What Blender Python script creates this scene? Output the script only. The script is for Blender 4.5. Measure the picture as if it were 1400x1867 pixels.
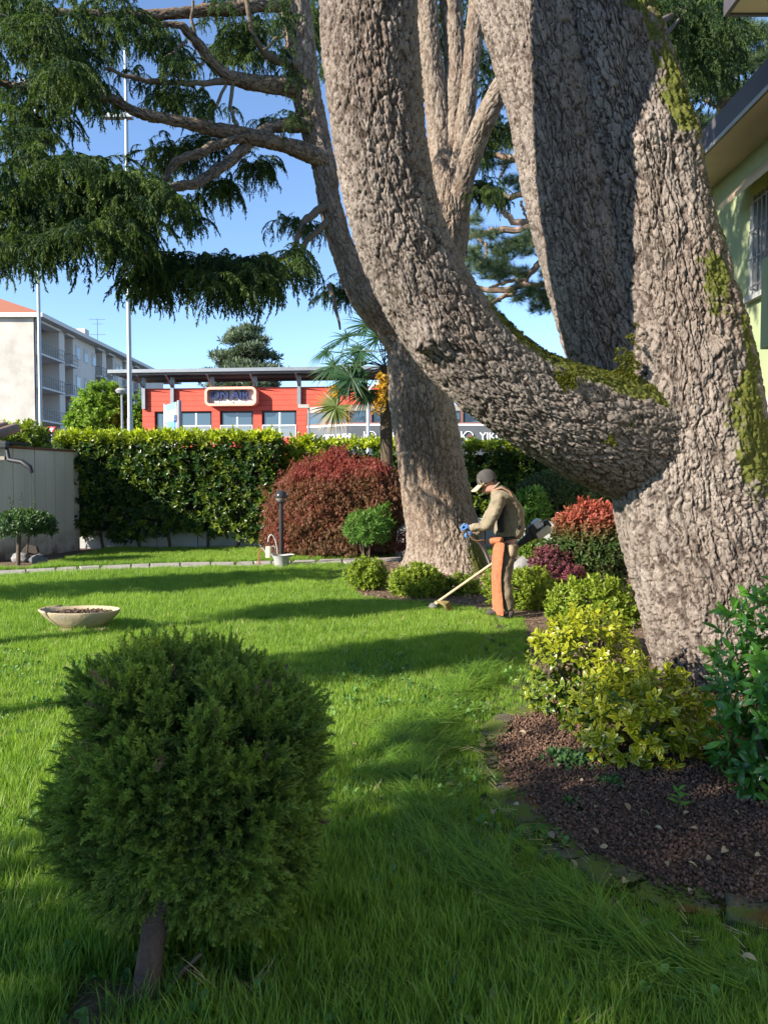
import bpy, math, random
import numpy as np
from mathutils import Matrix, Vector, Euler, Quaternion
R = math.radians
scene = bpy.context.scene
for o in list(bpy.data.objects): bpy.data.objects.remove(o)
COL = scene.collection

# ---------------------------------------------------------------- camera, sky, sun, exposure
F, CAM_H, PITCH = 1403.0, 1.6, R(2.16)          # focal length in photo pixels (1400 wide), eye height, tilt down
cam_d = bpy.data.cameras.new('camera'); cam = bpy.data.objects.new('camera', cam_d); COL.objects.link(cam)
cam.location = (0, 0, CAM_H); cam.rotation_euler = (R(90) - PITCH, 0, 0)
cam_d.sensor_fit = 'HORIZONTAL'; cam_d.sensor_width = 36; cam_d.lens = 36 * F / 1400
cam_d.clip_start = .05; cam_d.clip_end = 2000
scene.camera = cam
SUN_E, SUN_A = R(25), R(58)                     # elevation; heading the light travels to, from +Y towards +X
w = bpy.data.worlds.new('World'); scene.world = w; w.use_nodes = True
nt = w.node_tree; bg = nt.nodes['Background']; sk = nt.nodes.new('ShaderNodeTexSky')
sk.sky_type = 'NISHITA'; sk.sun_disc = False; sk.sun_elevation = SUN_E; sk.sun_rotation = SUN_A + math.pi
sk.air_density = .75; sk.dust_density = 0.; sk.ozone_density = 3.0; sk.altitude = 0
nt.links.new(sk.outputs[0], bg.inputs[0]); bg.inputs[1].default_value = .095
sl = bpy.data.lights.new('sun', 'SUN'); sun = bpy.data.objects.new('sun', sl); COL.objects.link(sun)
sl.energy = 4.0; sl.angle = R(.5); sl.color = (1, .92, .80)
sun.rotation_euler = Vector((math.sin(SUN_A) * math.cos(SUN_E), math.cos(SUN_A) * math.cos(SUN_E), -math.sin(SUN_E))).to_track_quat('-Z', 'Y').to_euler()
vs = scene.view_settings; vs.view_transform = 'Standard'; vs.look = 'None'; vs.exposure = 1.76; vs.gamma = 1; vs.use_curve_mapping = False
scene.cycles.max_bounces = 8; scene.cycles.transparent_max_bounces = 8
scene.cycles.use_denoising = True

# ---------------------------------------------------------------- helpers
CP, SP = math.cos(PITCH), math.sin(PITCH)
def PX(x, y, Y):
    """photo pixel + distance in metres -> point of the place"""
    dx, dy = (x - 700) / F, (933.5 - y) / F
    s = Y / (CP + dy * SP)
    return np.array((dx * s, Y, CAM_H + s * (dy * CP - SP)))
def GP(x, y, z=0.):
    dx, dy = (x - 700) / F, (933.5 - y) / F
    s = (z - CAM_H) / (dy * CP - SP)
    return np.array((dx * s, s * (CP + dy * SP), z))
def setp(o, label=None, cat=None, group=None, kind=None):
    if label: o['label'] = label
    if cat: o['category'] = cat
    if group: o['group'] = group
    if kind: o['kind'] = kind
    return o
def thing(name, label, cat, loc=(0, 0, 0), rotz=0, group=None):
    o = bpy.data.objects.new(name, None); o.empty_display_size = .1; COL.objects.link(o)
    o.location = loc; o.rotation_euler = (0, 0, rotz)
    return setp(o, label, cat, group)
def link(name, me, mat=None, parent=None, local=False):
    o = bpy.data.objects.new(name, me); COL.objects.link(o)
    if mat is not None and not (me.materials and me.materials[0] == mat) and hasattr(me, 'materials'):
        if len(me.materials) == 0: me.materials.append(mat)
    if parent is not None:
        o.parent = parent
        if parent.type == 'EMPTY' and not local:
            o.matrix_parent_inverse = (Matrix.Translation(parent.location) @ parent.rotation_euler.to_matrix().to_4x4()).inverted()
    return o
def mesh_np(name, v, f, smooth=True):
    v = np.asarray(v, np.float32); f = np.asarray(f, np.int32)
    me = bpy.data.meshes.new(name); n, k = f.shape
    me.vertices.add(len(v)); me.vertices.foreach_set('co', v.ravel())
    me.loops.add(n * k); me.loops.foreach_set('vertex_index', f.ravel())
    me.polygons.add(n); me.polygons.foreach_set('loop_start', np.arange(n, dtype=np.int32) * k)
    me.update(calc_edges=True)
    if smooth: me.polygons.foreach_set('use_smooth', np.ones(n, bool))
    return me
def attr(me, name, vals, typ='FLOAT'):
    a = me.attributes.new(name, typ, 'POINT')
    a.data.foreach_set({'FLOAT': 'value', 'FLOAT_VECTOR': 'vector', 'INT': 'value'}[typ], np.asarray(vals, np.int32 if typ == 'INT' else np.float32).ravel())
class MB:
    """collects simple solids, then builds ONE mesh object"""
    def __init__(s): s.v = []; s.f = []
    def add(s, v, f):
        b = len(s.v); s.v += [tuple(map(float, p)) for p in v]; s.f += [tuple(i + b for i in q) for q in f]; return s
    def box(s, x0, x1, y0, y1, z0, z1):
        return s.add([(x, y, z) for x in (x0, x1) for y in (y0, y1) for z in (z0, z1)],
                     [(0, 1, 3, 2), (4, 6, 7, 5), (0, 4, 5, 1), (2, 3, 7, 6), (0, 2, 6, 4), (1, 5, 7, 3)])
    def tube(s, pts, rad, n=10, cap=True):
        pts = [Vector(p) for p in pts]; rad = rad if hasattr(rad, '__len__') else [rad] * len(pts)
        b = len(s.v); up = None
        for i, p in enumerate(pts):
            t = (pts[min(i + 1, len(pts) - 1)] - pts[max(i - 1, 0)]).normalized()
            if up is None: up = t.orthogonal().normalized()
            up = (up - t * up.dot(t)).normalized(); sd = t.cross(up)
            for k in range(n):
                a = 2 * math.pi * k / n; s.v.append(tuple(p + (up * math.cos(a) + sd * math.sin(a)) * rad[i]))
        for i in range(len(pts) - 1):
            for k in range(n):
                s.f.append((b + i * n + k, b + i * n + (k + 1) % n, b + (i + 1) * n + (k + 1) % n, b + (i + 1) * n + k))
        if cap:
            s.f.append(tuple(b + k for k in reversed(range(n)))); s.f.append(tuple(b + (len(pts) - 1) * n + k for k in range(n)))
        return s
    def lathe(s, prof, c=(0, 0, 0), n=24, sx=1, sy=1):
        b = len(s.v)
        for r, z in prof:
            for k in range(n):
                a = 2 * math.pi * k / n; s.v.append((c[0] + r * sx * math.cos(a), c[1] + r * sy * math.sin(a), c[2] + z))
        for i in range(len(prof) - 1):
            for k in range(n):
                s.f.append((b + i * n + k, b + i * n + (k + 1) % n, b + (i + 1) * n + (k + 1) % n, b + (i + 1) * n + k))
        return s
    def build(s, name, mat, parent=None, smooth=False, local=False, bevel=0):
        me = bpy.data.meshes.new(name); me.from_pydata(s.v, [], s.f); me.update()
        if smooth:
            me.polygons.foreach_set('use_smooth', np.ones(len(me.polygons), bool))
            if hasattr(me, 'set_sharp_from_angle'): me.set_sharp_from_angle(angle=R(40))
        o = link(name, me, mat, parent, local)
        if bevel:
            m = o.modifiers.new('bevel', 'BEVEL'); m.width = bevel; m.segments = 2; m.limit_method = 'ANGLE'
        return o
def box(name, mat, parent, x0, x1, y0, y1, z0, z1, local=False, bevel=0):
    return MB().box(x0, x1, y0, y1, z0, z1).build(name, mat, parent, local=local, bevel=bevel)
# --- noise in numpy
def hsh(i, j, k, s=0):
    h = (i.astype(np.int64) * 374761393 + j.astype(np.int64) * 668265263 + k.astype(np.int64) * 2147483647 + s * 1274126177) & 0xffffffff
    h = ((h ^ (h >> 13)) * 1274126177) & 0xffffffff
    h = ((h ^ (h >> 16)) * 2246822519) & 0xffffffff
    return ((h ^ (h >> 15)) & 0xffffff) / float(0xffffff)
def vnoise(p, seed=0):
    p = np.asarray(p, float); i = np.floor(p).astype(int); f = p - i; u = f * f * (3 - 2 * f); r = 0
    for dx in (0, 1):
        for dy in (0, 1):
            for dz in (0, 1):
                wgt = (u[:, 0] if dx else 1 - u[:, 0]) * (u[:, 1] if dy else 1 - u[:, 1]) * (u[:, 2] if dz else 1 - u[:, 2])
                r = r + wgt * hsh(i[:, 0] + dx, i[:, 1] + dy, i[:, 2] + dz, seed)
    return r
def fbm(p, oct=3, seed=0):
    r = 0; a = .5; p = np.asarray(p, float)
    for o in range(oct): r = r + a * vnoise(p, seed + o); p = p * 2.03; a *= .5
    return r / (1 - .5 ** oct)
def cells(p, seed=0):
    """F1, F2, random number of the nearest cell"""
    i = np.floor(p).astype(int); f1 = np.full(len(p), 9.); f2 = f1.copy(); rid = np.zeros(len(p))
    for dx in (-1, 0, 1):
        for dy in (-1, 0, 1):
            for dz in (-1, 0, 1):
                a, b, c = i[:, 0] + dx, i[:, 1] + dy, i[:, 2] + dz
                d = np.sqrt((a + hsh(a, b, c, seed + 1) - p[:, 0]) ** 2 + (b + hsh(a, b, c, seed + 2) - p[:, 1]) ** 2 + (c + hsh(a, b, c, seed + 3) - p[:, 2]) ** 2)
                m = d < f1; f2 = np.where(m, f1, np.minimum(f2, d)); rid = np.where(m, hsh(a, b, c, seed + 4), rid); f1 = np.where(m, d, f1)
    return f1, f2, rid
def sstep(a, b, x): t = np.clip((x - a) / (b - a), 0, 1); return t * t * (3 - 2 * t)
def catmull(P, t):
    """Catmull-Rom through rows of P at parameters t in 0..n-1"""
    P = np.asarray(P, float); n = len(P); i = np.clip(np.floor(t).astype(int), 0, n - 2); u = (t - i)[:, None]
    g = lambda k: P[np.clip(k, 0, n - 1)]
    p0, p1, p2, p3 = g(i - 1), g(i), g(i + 1), g(i + 2)
    p0 = np.where((i == 0)[:, None], 2 * p1 - p2, p0); p3 = np.where((i == n - 2)[:, None], 2 * p2 - p1, p3)
    return .5 * (2 * p1 + (p2 - p0) * u + (2 * p0 - 5 * p1 + 4 * p2 - p3) * u ** 2 + (3 * p1 - p0 - 3 * p2 + p3) * u ** 3)
def in_poly(p, poly):
    x, y = p[:, 0], p[:, 1]; r = np.zeros(len(p), bool); n = len(poly)
    for i in range(n):
        (x1, y1), (x2, y2) = poly[i][:2], poly[(i + 1) % n][:2]
        r ^= ((y1 > y) != (y2 > y)) & (x < (x2 - x1) * (y - y1) / (y2 - y1 + 1e-12) + x1)
    return r
def dist_line(p, line):
    d = np.full(len(p), 1e9)
    for a, b in zip(line[:-1], line[1:]):
        a, b = np.array(a[:2]), np.array(b[:2]); ab = b - a
        t = np.clip(((p[:, :2] - a) @ ab) / (ab @ ab), 0, 1); d = np.minimum(d, np.linalg.norm(p[:, :2] - a - t[:, None] * ab, axis=1))
    return d

# ---------------------------------------------------------------- materials
def new_mat(name):
    m = bpy.data.materials.new(name); m.use_nodes = True; n = m.node_tree.nodes; n.clear()
    out = n.new('ShaderNodeOutputMaterial'); return m, m.node_tree, out
def N(t, kind, **kw):
    n = t.nodes.new('ShaderNode' + kind)
    for k, v in kw.items():
        if k in n.inputs: n.inputs[k].default_value = v
        else: setattr(n, k, v)
    return n
def mixc(t, fac, a, b, mode='MIX'):
    m = t.nodes.new('ShaderNodeMix'); m.data_type = 'RGBA'; m.blend_type = mode
    for sock, v in ((m.inputs[0], fac), (m.inputs[6], a), (m.inputs[7], b)):
        if isinstance(v, bpy.types.NodeSocket): t.links.new(v, sock)
        elif isinstance(v, (int, float)): sock.default_value = v
        else: sock.default_value = (*v[:3], 1)
    return m.outputs[2]
def ramp(t, src, a, b):
    m = t.nodes.new('ShaderNodeMapRange'); m.inputs[1].default_value = a; m.inputs[2].default_value = b; t.links.new(src, m.inputs[0]); return m.outputs[0]
def noise(t, scale, detail=4, vec=None, rough=.6, stretch=None):
    n = N(t, 'TexNoise', Scale=scale, Detail=detail, Roughness=rough)
    if vec is None: vec = N(t, 'TexCoord').outputs['Object']
    if stretch:
        mp = N(t, 'Mapping'); mp.inputs['Scale'].default_value = stretch; t.links.new(vec, mp.inputs[0]); vec = mp.outputs[0]
    t.links.new(vec, n.inputs['Vector']); return n.outputs[0]
def M(name, c, rough=.8, c2=None, scale=4, lo=.35, hi=.65, bump=0, bscale=60, metal=0, spec=.3, stretch=None, dirt=None):
    m, t, out = new_mat(name); b = N(t, 'BsdfPrincipled'); t.links.new(b.outputs[0], out.inputs[0])
    b.inputs['Roughness'].default_value = rough; b.inputs['Metallic'].default_value = metal; b.inputs['Specular IOR Level'].default_value = spec
    if c2 is None: c2 = tuple(x * .86 for x in c)
    col = mixc(t, ramp(t, noise(t, scale, 5, stretch=stretch), lo, hi), c, c2)
    if dirt: col = mixc(t, ramp(t, noise(t, dirt[1], 6), .52, .75), col, dirt[0])
    t.links.new(col, b.inputs['Base Color'])
    if bump:
        bn = N(t, 'Bump', Strength=bump, Distance=.02); t.links.new(noise(t, bscale, 6), bn.inputs['Height']); t.links.new(bn.outputs[0], b.inputs['Normal'])
    return m
def leafmat(name, dark, light, trans=.35, tip=None, rough=.5, spec=.35, edge=None, tip_lo=.3):
    """leaf: colour runs dark..light by the instance's own tint; tip / edge colours by the leaf's own layout"""
    m, t, out = new_mat(name); b = N(t, 'BsdfPrincipled', Roughness=rough); b.inputs['Specular IOR Level'].default_value = spec
    a = N(t, 'Attribute', attribute_type='INSTANCER', attribute_name='tint')
    col = mixc(t, a.outputs['Fac'], dark, light)
    if tip is not None:
        g = N(t, 'Attribute', attribute_name='t'); col = mixc(t, ramp(t, g.outputs['Fac'], tip_lo, 1.15), col, tip)
    if edge is not None:
        g = N(t, 'Attribute', attribute_name='e'); mul = N(t, 'Math', operation='MULTIPLY')
        t.links.new(ramp(t, g.outputs['Fac'], .25, .75), mul.inputs[0]); t.links.new(ramp(t, a.outputs['Fac'], -.15, .45), mul.inputs[1]); col = mixc(t, mul.outputs[0], col, edge)
    t.links.new(col, b.inputs['Base Color'])
    tr = N(t, 'BsdfTranslucent'); t.links.new(mixc(t, 1., col, (1.0, 1.15, .55), 'MULTIPLY'), tr.inputs[0])
    mx = N(t, 'MixShader', Fac=trans); t.links.new(b.outputs[0], mx.inputs[1]); t.links.new(tr.outputs[0], mx.inputs[2]); t.links.new(mx.outputs[0], out.inputs[0])
    return m
def bark_mat(name, plate, plate2, crack, moss=(.06, .07, .015), fine=55):
    m, t, out = new_mat(name); b = N(t, 'BsdfPrincipled', Roughness=.92); b.inputs['Specular IOR Level'].default_value = .15
    bk = N(t, 'Attribute', attribute_name='bk').outputs['Vector']; ck = N(t, 'Attribute', attribute_name='crack').outputs['Fac']; ms = N(t, 'Attribute', attribute_name='moss').outputs['Fac']
    col = mixc(t, ramp(t, noise(t, 3.2, 5, bk), .38, .62), plate, plate2)
    col = mixc(t, ramp(t, noise(t, .9, 3, bk), .45, .7), col, (plate[0] * .62, plate[1] * .52, plate[2] * .46))
    col = mixc(t, ramp(t, noise(t, 30, 4, bk), .45, .8), col, tuple(min(1, x * 1.35) for x in plate))
    col = mixc(t, ramp(t, ck, .62, .05), col, crack)
    add = N(t, 'Math', operation='ADD'); t.links.new(ms, add.inputs[0]); sc = N(t, 'Math', operation='MULTIPLY_ADD'); t.links.new(noise(t, 22, 5, bk), sc.inputs[0]); sc.inputs[1].default_value = 1.4; sc.inputs[2].default_value = -.7; t.links.new(sc.outputs[0], add.inputs[1])
    mossc = mixc(t, ramp(t, noise(t, 40, 3, bk), .35, .65), moss, (moss[0] * 1.9, moss[1] * 1.7, moss[2] * 1.6))
    col = mixc(t, ramp(t, add.outputs[0], .42, .6), col, mossc)
    t.links.new(col, b.inputs['Base Color'])
    bn = N(t, 'Bump', Strength=1., Distance=.018); t.links.new(noise(t, fine, 6, bk, .65), bn.inputs['Height']); t.links.new(bn.outputs[0], b.inputs['Normal'])
    t.links.new(b.outputs[0], out.inputs[0]); return m
def glass_mat(name, c=(.03, .04, .05), rough=.04):
    m, t, out = new_mat(name); b = N(t, 'BsdfPrincipled', Roughness=rough); b.inputs['Base Color'].default_value = (*c, 1); b.inputs['Specular IOR Level'].default_value = .9
    b.inputs['IOR'].default_value = 1.6; t.links.new(b.outputs[0], out.inputs[0]); return m

# ---------------------------------------------------------------- scatter: one object of many small leaf / needle / blade clusters
_groups = {}
def scatter(name, pts, rot, scl, tint, protos, parent=None, idx=None, kind='stuff'):
    pts = np.asarray(pts, np.float32); n = len(pts); me = bpy.data.meshes.new(name); me.vertices.add(n); me.vertices.foreach_set('co', pts.ravel())
    attr(me, 'rot', rot, 'FLOAT_VECTOR'); attr(me, 'scl', scl); attr(me, 'tint', tint)
    attr(me, 'idx', np.random.default_rng(n).integers(0, len(protos), n) if idx is None else idx, 'INT')
    o = link(name, me, protos[0].data.materials[0], parent)
    key = tuple(p.name for p in protos)
    if key not in _groups:
        g = bpy.data.node_groups.new('scatter', 'GeometryNodeTree')
        g.interface.new_socket('Geometry', in_out='INPUT', socket_type='NodeSocketGeometry'); g.interface.new_socket('Geometry', in_out='OUTPUT', socket_type='NodeSocketGeometry')
        gi, go = g.nodes.new('NodeGroupInput'), g.nodes.new('NodeGroupOutput'); ip = g.nodes.new('GeometryNodeInstanceOnPoints'); j = g.nodes.new('GeometryNodeJoinGeometry')
        for p in reversed(protos):
            oi = g.nodes.new('GeometryNodeObjectInfo'); oi.inputs[0].default_value = p; ti = g.nodes.new('GeometryNodeGeometryToInstance')
            g.links.new(oi.outputs['Geometry'], ti.inputs[0]); g.links.new(ti.outputs[0], j.inputs[0])
        g.links.new(gi.outputs[0], ip.inputs['Points']); g.links.new(j.outputs[0], ip.inputs['Instance']); ip.inputs['Pick Instance'].default_value = True
        for an, typ, sock in (('rot', 'FLOAT_VECTOR', 'Rotation'), ('scl', 'FLOAT', 'Scale'), ('idx', 'INT', 'Instance Index')):
            na = g.nodes.new('GeometryNodeInputNamedAttribute'); na.data_type = typ; na.inputs[0].default_value = an
            g.links.new(next(s for s in na.outputs if s.enabled), ip.inputs[sock])
        g.links.new(ip.outputs[0], go.inputs[0]); _groups[key] = g
    o.modifiers.new('scatter', 'NODES').node_group = _groups[key]
    if kind: o['kind'] = kind
    return o
def proto(name, v, f, t=None, e=None, mat=None):
    tri = all(len(q) == 3 for q in f); me = bpy.data.meshes.new(name); me.from_pydata([tuple(map(float, p)) for p in v], [], f); me.update()
    me.polygons.foreach_set('use_smooth', np.ones(len(me.polygons), bool))
    if t is not None: attr(me, 't', t)
    if e is not None: attr(me, 'e', e)
    me.materials.append(mat); return bpy.data.objects.new(name, me)       # not linked: only its shape is used
class LB:
    """leaf builder: strips with base->tip attribute t and middle->margin attribute e"""
    def __init__(s): s.v = []; s.f = []; s.t = []; s.e = []
    def leaf(s, p, d, up, L, W, droop=0., seg=3, fold=.15, prof=None, t0=0., t1=1.):
        p, d, up = Vector(p), Vector(d).normalized(), Vector(up)
        sd = d.cross(up); sd = sd.normalized() if sd.length > 1e-4 else d.orthogonal().normalized(); up = sd.cross(d); b = len(s.v)
        for i in range(seg + 1):
            a = i / seg; wd = W * .5 * (prof(a) if prof else math.sin(math.pi * (a * .88 + .06)))
            s.v += [tuple(p - sd * wd + up * fold * wd), tuple(p), tuple(p + sd * wd + up * fold * wd)]; s.t += [t0 + (t1 - t0) * a] * 3; s.e += [1, 0, 1]
            p = p + d * (L / seg); d = (d + Vector((0, 0, -droop / seg))).normalized(); up = sd.cross(d)
        for i in range(seg):
            q = b + 3 * i; s.f += [(q, q + 1, q + 4, q + 3), (q + 1, q + 2, q + 5, q + 4)]
        return s
    def blade(s, p, d, L, W, droop=0., seg=3, side=None, t0=0., t1=1., taper=True, gx=0, gy=0):
        """flat strip, 2 vertices per step"""
        p, d = Vector(p), Vector(d).normalized(); sd = Vector(side) if side else d.cross(Vector((.3, .2, 1))); sd = sd.normalized() if sd.length > 1e-4 else Vector((1, 0, 0)); b = len(s.v)
        for i in range(seg + 1):
            a = i / seg; wd = W * .5 * ((1 - a ** 2 * .95) if taper else 1)
            s.v += [tuple(p - sd * wd), tuple(p + sd * wd)]; s.t += [t0 + (t1 - t0) * a] * 2; s.e += [1, 1]
            p = p + d * (L / seg); d = (d + Vector((gx, gy, -droop / seg))).normalized()
        for i in range(seg):
            q = b + 2 * i; s.f.append((q, q + 1, q + 3, q + 2))
        return s
    def obj(s, name, mat): return proto(name, s.v, s.f, s.t, s.e, mat)
def euler_z_to(n, spin):
    """euler XYZ that turns +Z to n with a spin about it"""
    n = n / np.linalg.norm(n, axis=1)[:, None]; th = np.arccos(np.clip(n[:, 2], -1, 1)); ph = np.arctan2(n[:, 1], n[:, 0])
    ct, st, cp, sp, cs, ss = np.cos(th), np.sin(th), np.cos(ph), np.sin(ph), np.cos(spin), np.sin(spin)
    r00 = cp * ct * cs - sp * ss; r10 = sp * ct * cs + cp * ss; r20 = -st * cs; r21 = st * ss; r22 = ct
    return np.stack([np.arctan2(r21, r22), np.arcsin(np.clip(-r20, -1, 1)), np.arctan2(r10, r00)], 1)
def rnd_dirs(rng, n, zmin=-1.):
    z = rng.uniform(zmin, 1, n); a = rng.uniform(0, 2 * math.pi, n); r = np.sqrt(np.maximum(0, 1 - z * z)); return np.stack([r * np.cos(a), r * np.sin(a), z], 1)
def blob(rng, c, rad, n, zmin=-.8, lump=.18, freq=3., thick=.35, seed=0):
    """points in the outer part of a lumpy ellipsoid, with outward directions"""
    d = rnd_dirs(rng, n, zmin); k = 1 + lump * 2 * (fbm(d * freq + seed * 7.3, 2, seed) - .5) - thick * rng.uniform(0, 1, n) ** 2
    p = d * k[:, None] * np.array(rad); nrm = d / np.array(rad); return np.array(c) + p, nrm / np.linalg.norm(nrm, axis=1)[:, None], k
# ---------------------------------------------------------------- ground, street, path, beds
rng = np.random.default_rng(7); random.seed(7)
soil = M('soil', (.17, .11, .07), .95, (.10, .068, .045), 9, bump=.8, bscale=40)
turf = M('turf_soil', (.035, .05, .015), .95, (.05, .042, .02), 6, bump=.8, bscale=30)
asphalt = M('asphalt', (.06, .06, .062), .9, (.045, .045, .047), 3, bump=.3, bscale=90)
stone_m = M('path_stone', (.36, .32, .28), .9, (.27, .25, .23), 5, bump=.5, bscale=40, dirt=((.16, .13, .10), 2.5))
def sheet(name, pts, mat, kind='structure'):
    o = MB().add(pts, [tuple(range(len(pts)))]).build(name, mat); return setp(o, kind=kind)
sheet('ground', [(-400, -300, 0), (400, -300, 0), (400, 500, 0), (-400, 500, 0)], turf)
sheet('street', [(-300, 20.2, .004), (300, 20.2, .004), (300, 400, .004), (-300, 400, .004)], asphalt)
EDGE_PX = [(1520, 1712), (1360, 1668), (1220, 1640), (1140, 1612), (1060, 1572), (990, 1522), (935, 1462), (898, 1405), (895, 1355), (925, 1312), (985, 1297)]
REST_PX = [(992, 1262), (962, 1205), (960, 1150), (955, 1128), (905, 1116), (850, 1108), (790, 1098), (720, 1096), (660, 1088), (634, 1066), (634, 1042), (690, 1026), (770, 1018)]
EDGE = [GP(*p) for p in EDGE_PX]; RESTB = [GP(*p) for p in REST_PX]
BED = [tuple(p[:2]) for p in EDGE + RESTB] + [(1.2, 17.2), (9, 17.2), (9, EDGE[0][1])]
sheet('bed_soil', [(x, y, .006) for x, y in BED], soil)
sheet('maple_bed_soil', [(*GP(535, 1013)[:2], .005), (*GP(590, 1021)[:2], .005), (*GP(770, 1012)[:2], .005), (1.2, 19.3, .005), (-2.6, 19.3, .005)], soil)
sheet('wall_bed_soil', [(-8.6, 14.1, .005), (-6.9, 14.3, .005), (-6.5, 15.4, .005), (-6.4, 18.8, .005), (-8.6, 18.8, .005)], soil)
JUN = GP(262, 1835)
jun_soil = [(JUN[0] + (.34 + .1 * math.sin(3 * a + 1)) * math.cos(a), JUN[1] + (.2 + .05 * math.sin(2 * a)) * math.sin(a), .005) for a in np.linspace(0, 2 * math.pi, 18)[:-1]]
sheet('shrub_bed_soil', jun_soil, soil)
# path of pale stone slabs
lo = np.array([GP(*p) for p in [(-60, 1056), (60, 1049), (180, 1043), (300, 1038), (420, 1036), (520, 1034), (640, 1029), (760, 1024)]])
hi = np.array([GP(*p) for p in [(-60, 1045), (60, 1040), (180, 1034), (300, 1029), (420, 1027), (520, 1025), (640, 1021), (760, 1016)]])
PATH = [tuple(p[:2]) for p in lo] + [tuple(p[:2]) for p in hi[::-1]]
path = sheet('path', [(x, y, .007) for x, y in PATH], M('path_mortar', (.27, .24, .2), .95, (.18, .16, .12), 6, bump=.5))
ts = [0]
while ts[-1] < 6.9: ts.append(min(7., ts[-1] + rng.uniform(.28, .5)))
for a, b in zip(ts[:-1], ts[1:]):
    m = .5 + rng.uniform(-.12, .12); g = .012
    for r0, r1 in ((0.02, m), (m, .98)):
        jj = rng.uniform(-.05, .05, 4)
        q = [catmull(lo, np.array([t_]))[0] * (1 - r_) + catmull(hi, np.array([t_]))[0] * r_ for t_, r_ in ((a + g + max(0, jj[0]), r0 + .02), (b - g, r0 + .02), (b - g, r1 - .02), (a + g + max(0, jj[2]), r1 - .02))]
        h = .03 + rng.uniform(0, .012)
        MB().add([(*p[:2], .0075) for p in q] + [(*p[:2], h) for p in q], [(4, 5, 6, 7), (0, 1, 5, 4), (1, 2, 6, 5), (2, 3, 7, 6), (3, 0, 4, 7)]).build('slab', stone_m, path, bevel=.008)
# dark red volcanic gravel over the near part of the bed
grav = leafmat('lava_gravel', (.075, .043, .03), (.18, .108, .075), 0, rough=.95, spec=.15)
gp = []
for k in range(6):
    r_ = np.random.default_rng(k + 50); import bmesh
    bm = bmesh.new(); bmesh.ops.create_icosphere(bm, subdivisions=2, radius=1)
    co = np.array([v.co for v in bm.verts]); d = (.75 + .5 * vnoise(co * 1.6 + k * 9, k))[:, None] * (1 + .18 * (vnoise(co * 5 + k, k + 3) - .5))[:, None]; co = co * d * np.array((1, r_.uniform(.7, .95), r_.uniform(.5, .75)))
    fs = [tuple(v.index for v in f.verts) for f in bm.faces]; bm.free()
    gp.append(proto('gravel_piece', co, fs, mat=grav))
GRAVEL_POLY = [tuple(p[:2]) for p in EDGE] + [(1.55, 5.9), (4.5, 6.5), (4.5, 2.5)]
P = rng.uniform((.5, 2.2, 0), (4.2, 6.4, 0), (80000, 3)); dl = dist_line(P, EDGE)
keep = in_poly(P, GRAVEL_POLY) & in_poly(P, BED) & (dl > rng.uniform(.0, .1, len(P))); P = P[keep]; n = len(P)
P[:, 2] = .012 + rng.uniform(0, .02, n) + .015 * vnoise(P * 4)
setp(scatter('gravel', P, rng.uniform(-3, 3, (n, 3)), rng.uniform(.004, .0105, n), np.clip(rng.normal(.4, .3, n), 0, 1), gp), 'dark red volcanic gravel covering the near planting bed', 'gravel')
# mossy stone edging round the bed
def edging_mat():
    m, t, out = new_mat('mossy_stone'); b = N(t, 'BsdfPrincipled', Roughness=.95); b.inputs['Specular IOR Level'].default_value = .1
    col = mixc(t, ramp(t, noise(t, 18, 6), .35, .65), (.13, .11, .08), (.075, .07, .045))
    col = mixc(t, ramp(t, noise(t, 5, 5), .42, .56), col, (.10, .13, .025))
    col = mixc(t, ramp(t, noise(t, 2.3, 4, rough=.5), .56, .64), col, (.14, .055, .018))
    t.links.new(col, b.inputs['Base Color']); bn = N(t, 'Bump', Strength=.9, Distance=.01); t.links.new(noise(t, 90, 6), bn.inputs['Height']); t.links.new(bn.outputs[0], b.inputs['Normal']); t.links.new(b.outputs[0], out.inputs[0]); return m
edm = edging_mat()
edging = thing('stone_edging', 'curved row of low mossy stones between the lawn and the dark red gravel bed', 'edging', tuple(EDGE[5]))
E = np.array(EDGE); cut = [0.3, 1.32, 2.75, 4.1, 5.3, 6.6, 8.1, 9.2, 10.]
for a, b in zip(cut[:-1], cut[1:]):
    NS, K = 22, 16; tt = np.linspace(a + .025, b - .025, NS); c = catmull(E, tt); tg = np.gradient(c, axis=0); tg /= np.linalg.norm(tg, axis=1)[:, None]; nr = np.stack([-tg[:, 1], tg[:, 0], 0 * tg[:, 0]], 1)
    wd = rng.uniform(.085, .11); hz = rng.uniform(.012, .024); v = []; f = []
    for i in range(NS):
        e_ = min(1, (i + .6) / 1.8, (NS - .4 - i) / 1.8) ** .5
        for k in range(K):
            an = 2 * math.pi * k / K; cc, ss = math.cos(an), math.sin(an); sq = lambda x: math.copysign(abs(x) ** .35, x)
            v.append(c[i] + nr[i] * sq(cc) * wd * e_ + np.array((0, 0, .005 + sq(ss) * hz * e_)))
    v = np.array(v); v += (np.stack([fbm(v * 14 + s_, 3, s_) for s_ in range(3)], 1) - .5) * np.array((.075, .075, .02))
    for i in range(NS - 1):
        for k in range(K): f.append((i * K + k, i * K + (k + 1) % K, (i + 1) * K + (k + 1) % K, (i + 1) * K + k))
    f += [tuple(range(K))[::-1], tuple((NS - 1) * K + k for k in range(K))]
    o = MB().add(v, f).build('edging_stone', edm, edging, smooth=True); o.modifiers.new('sub', 'SUBSURF').render_levels = 1
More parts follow.
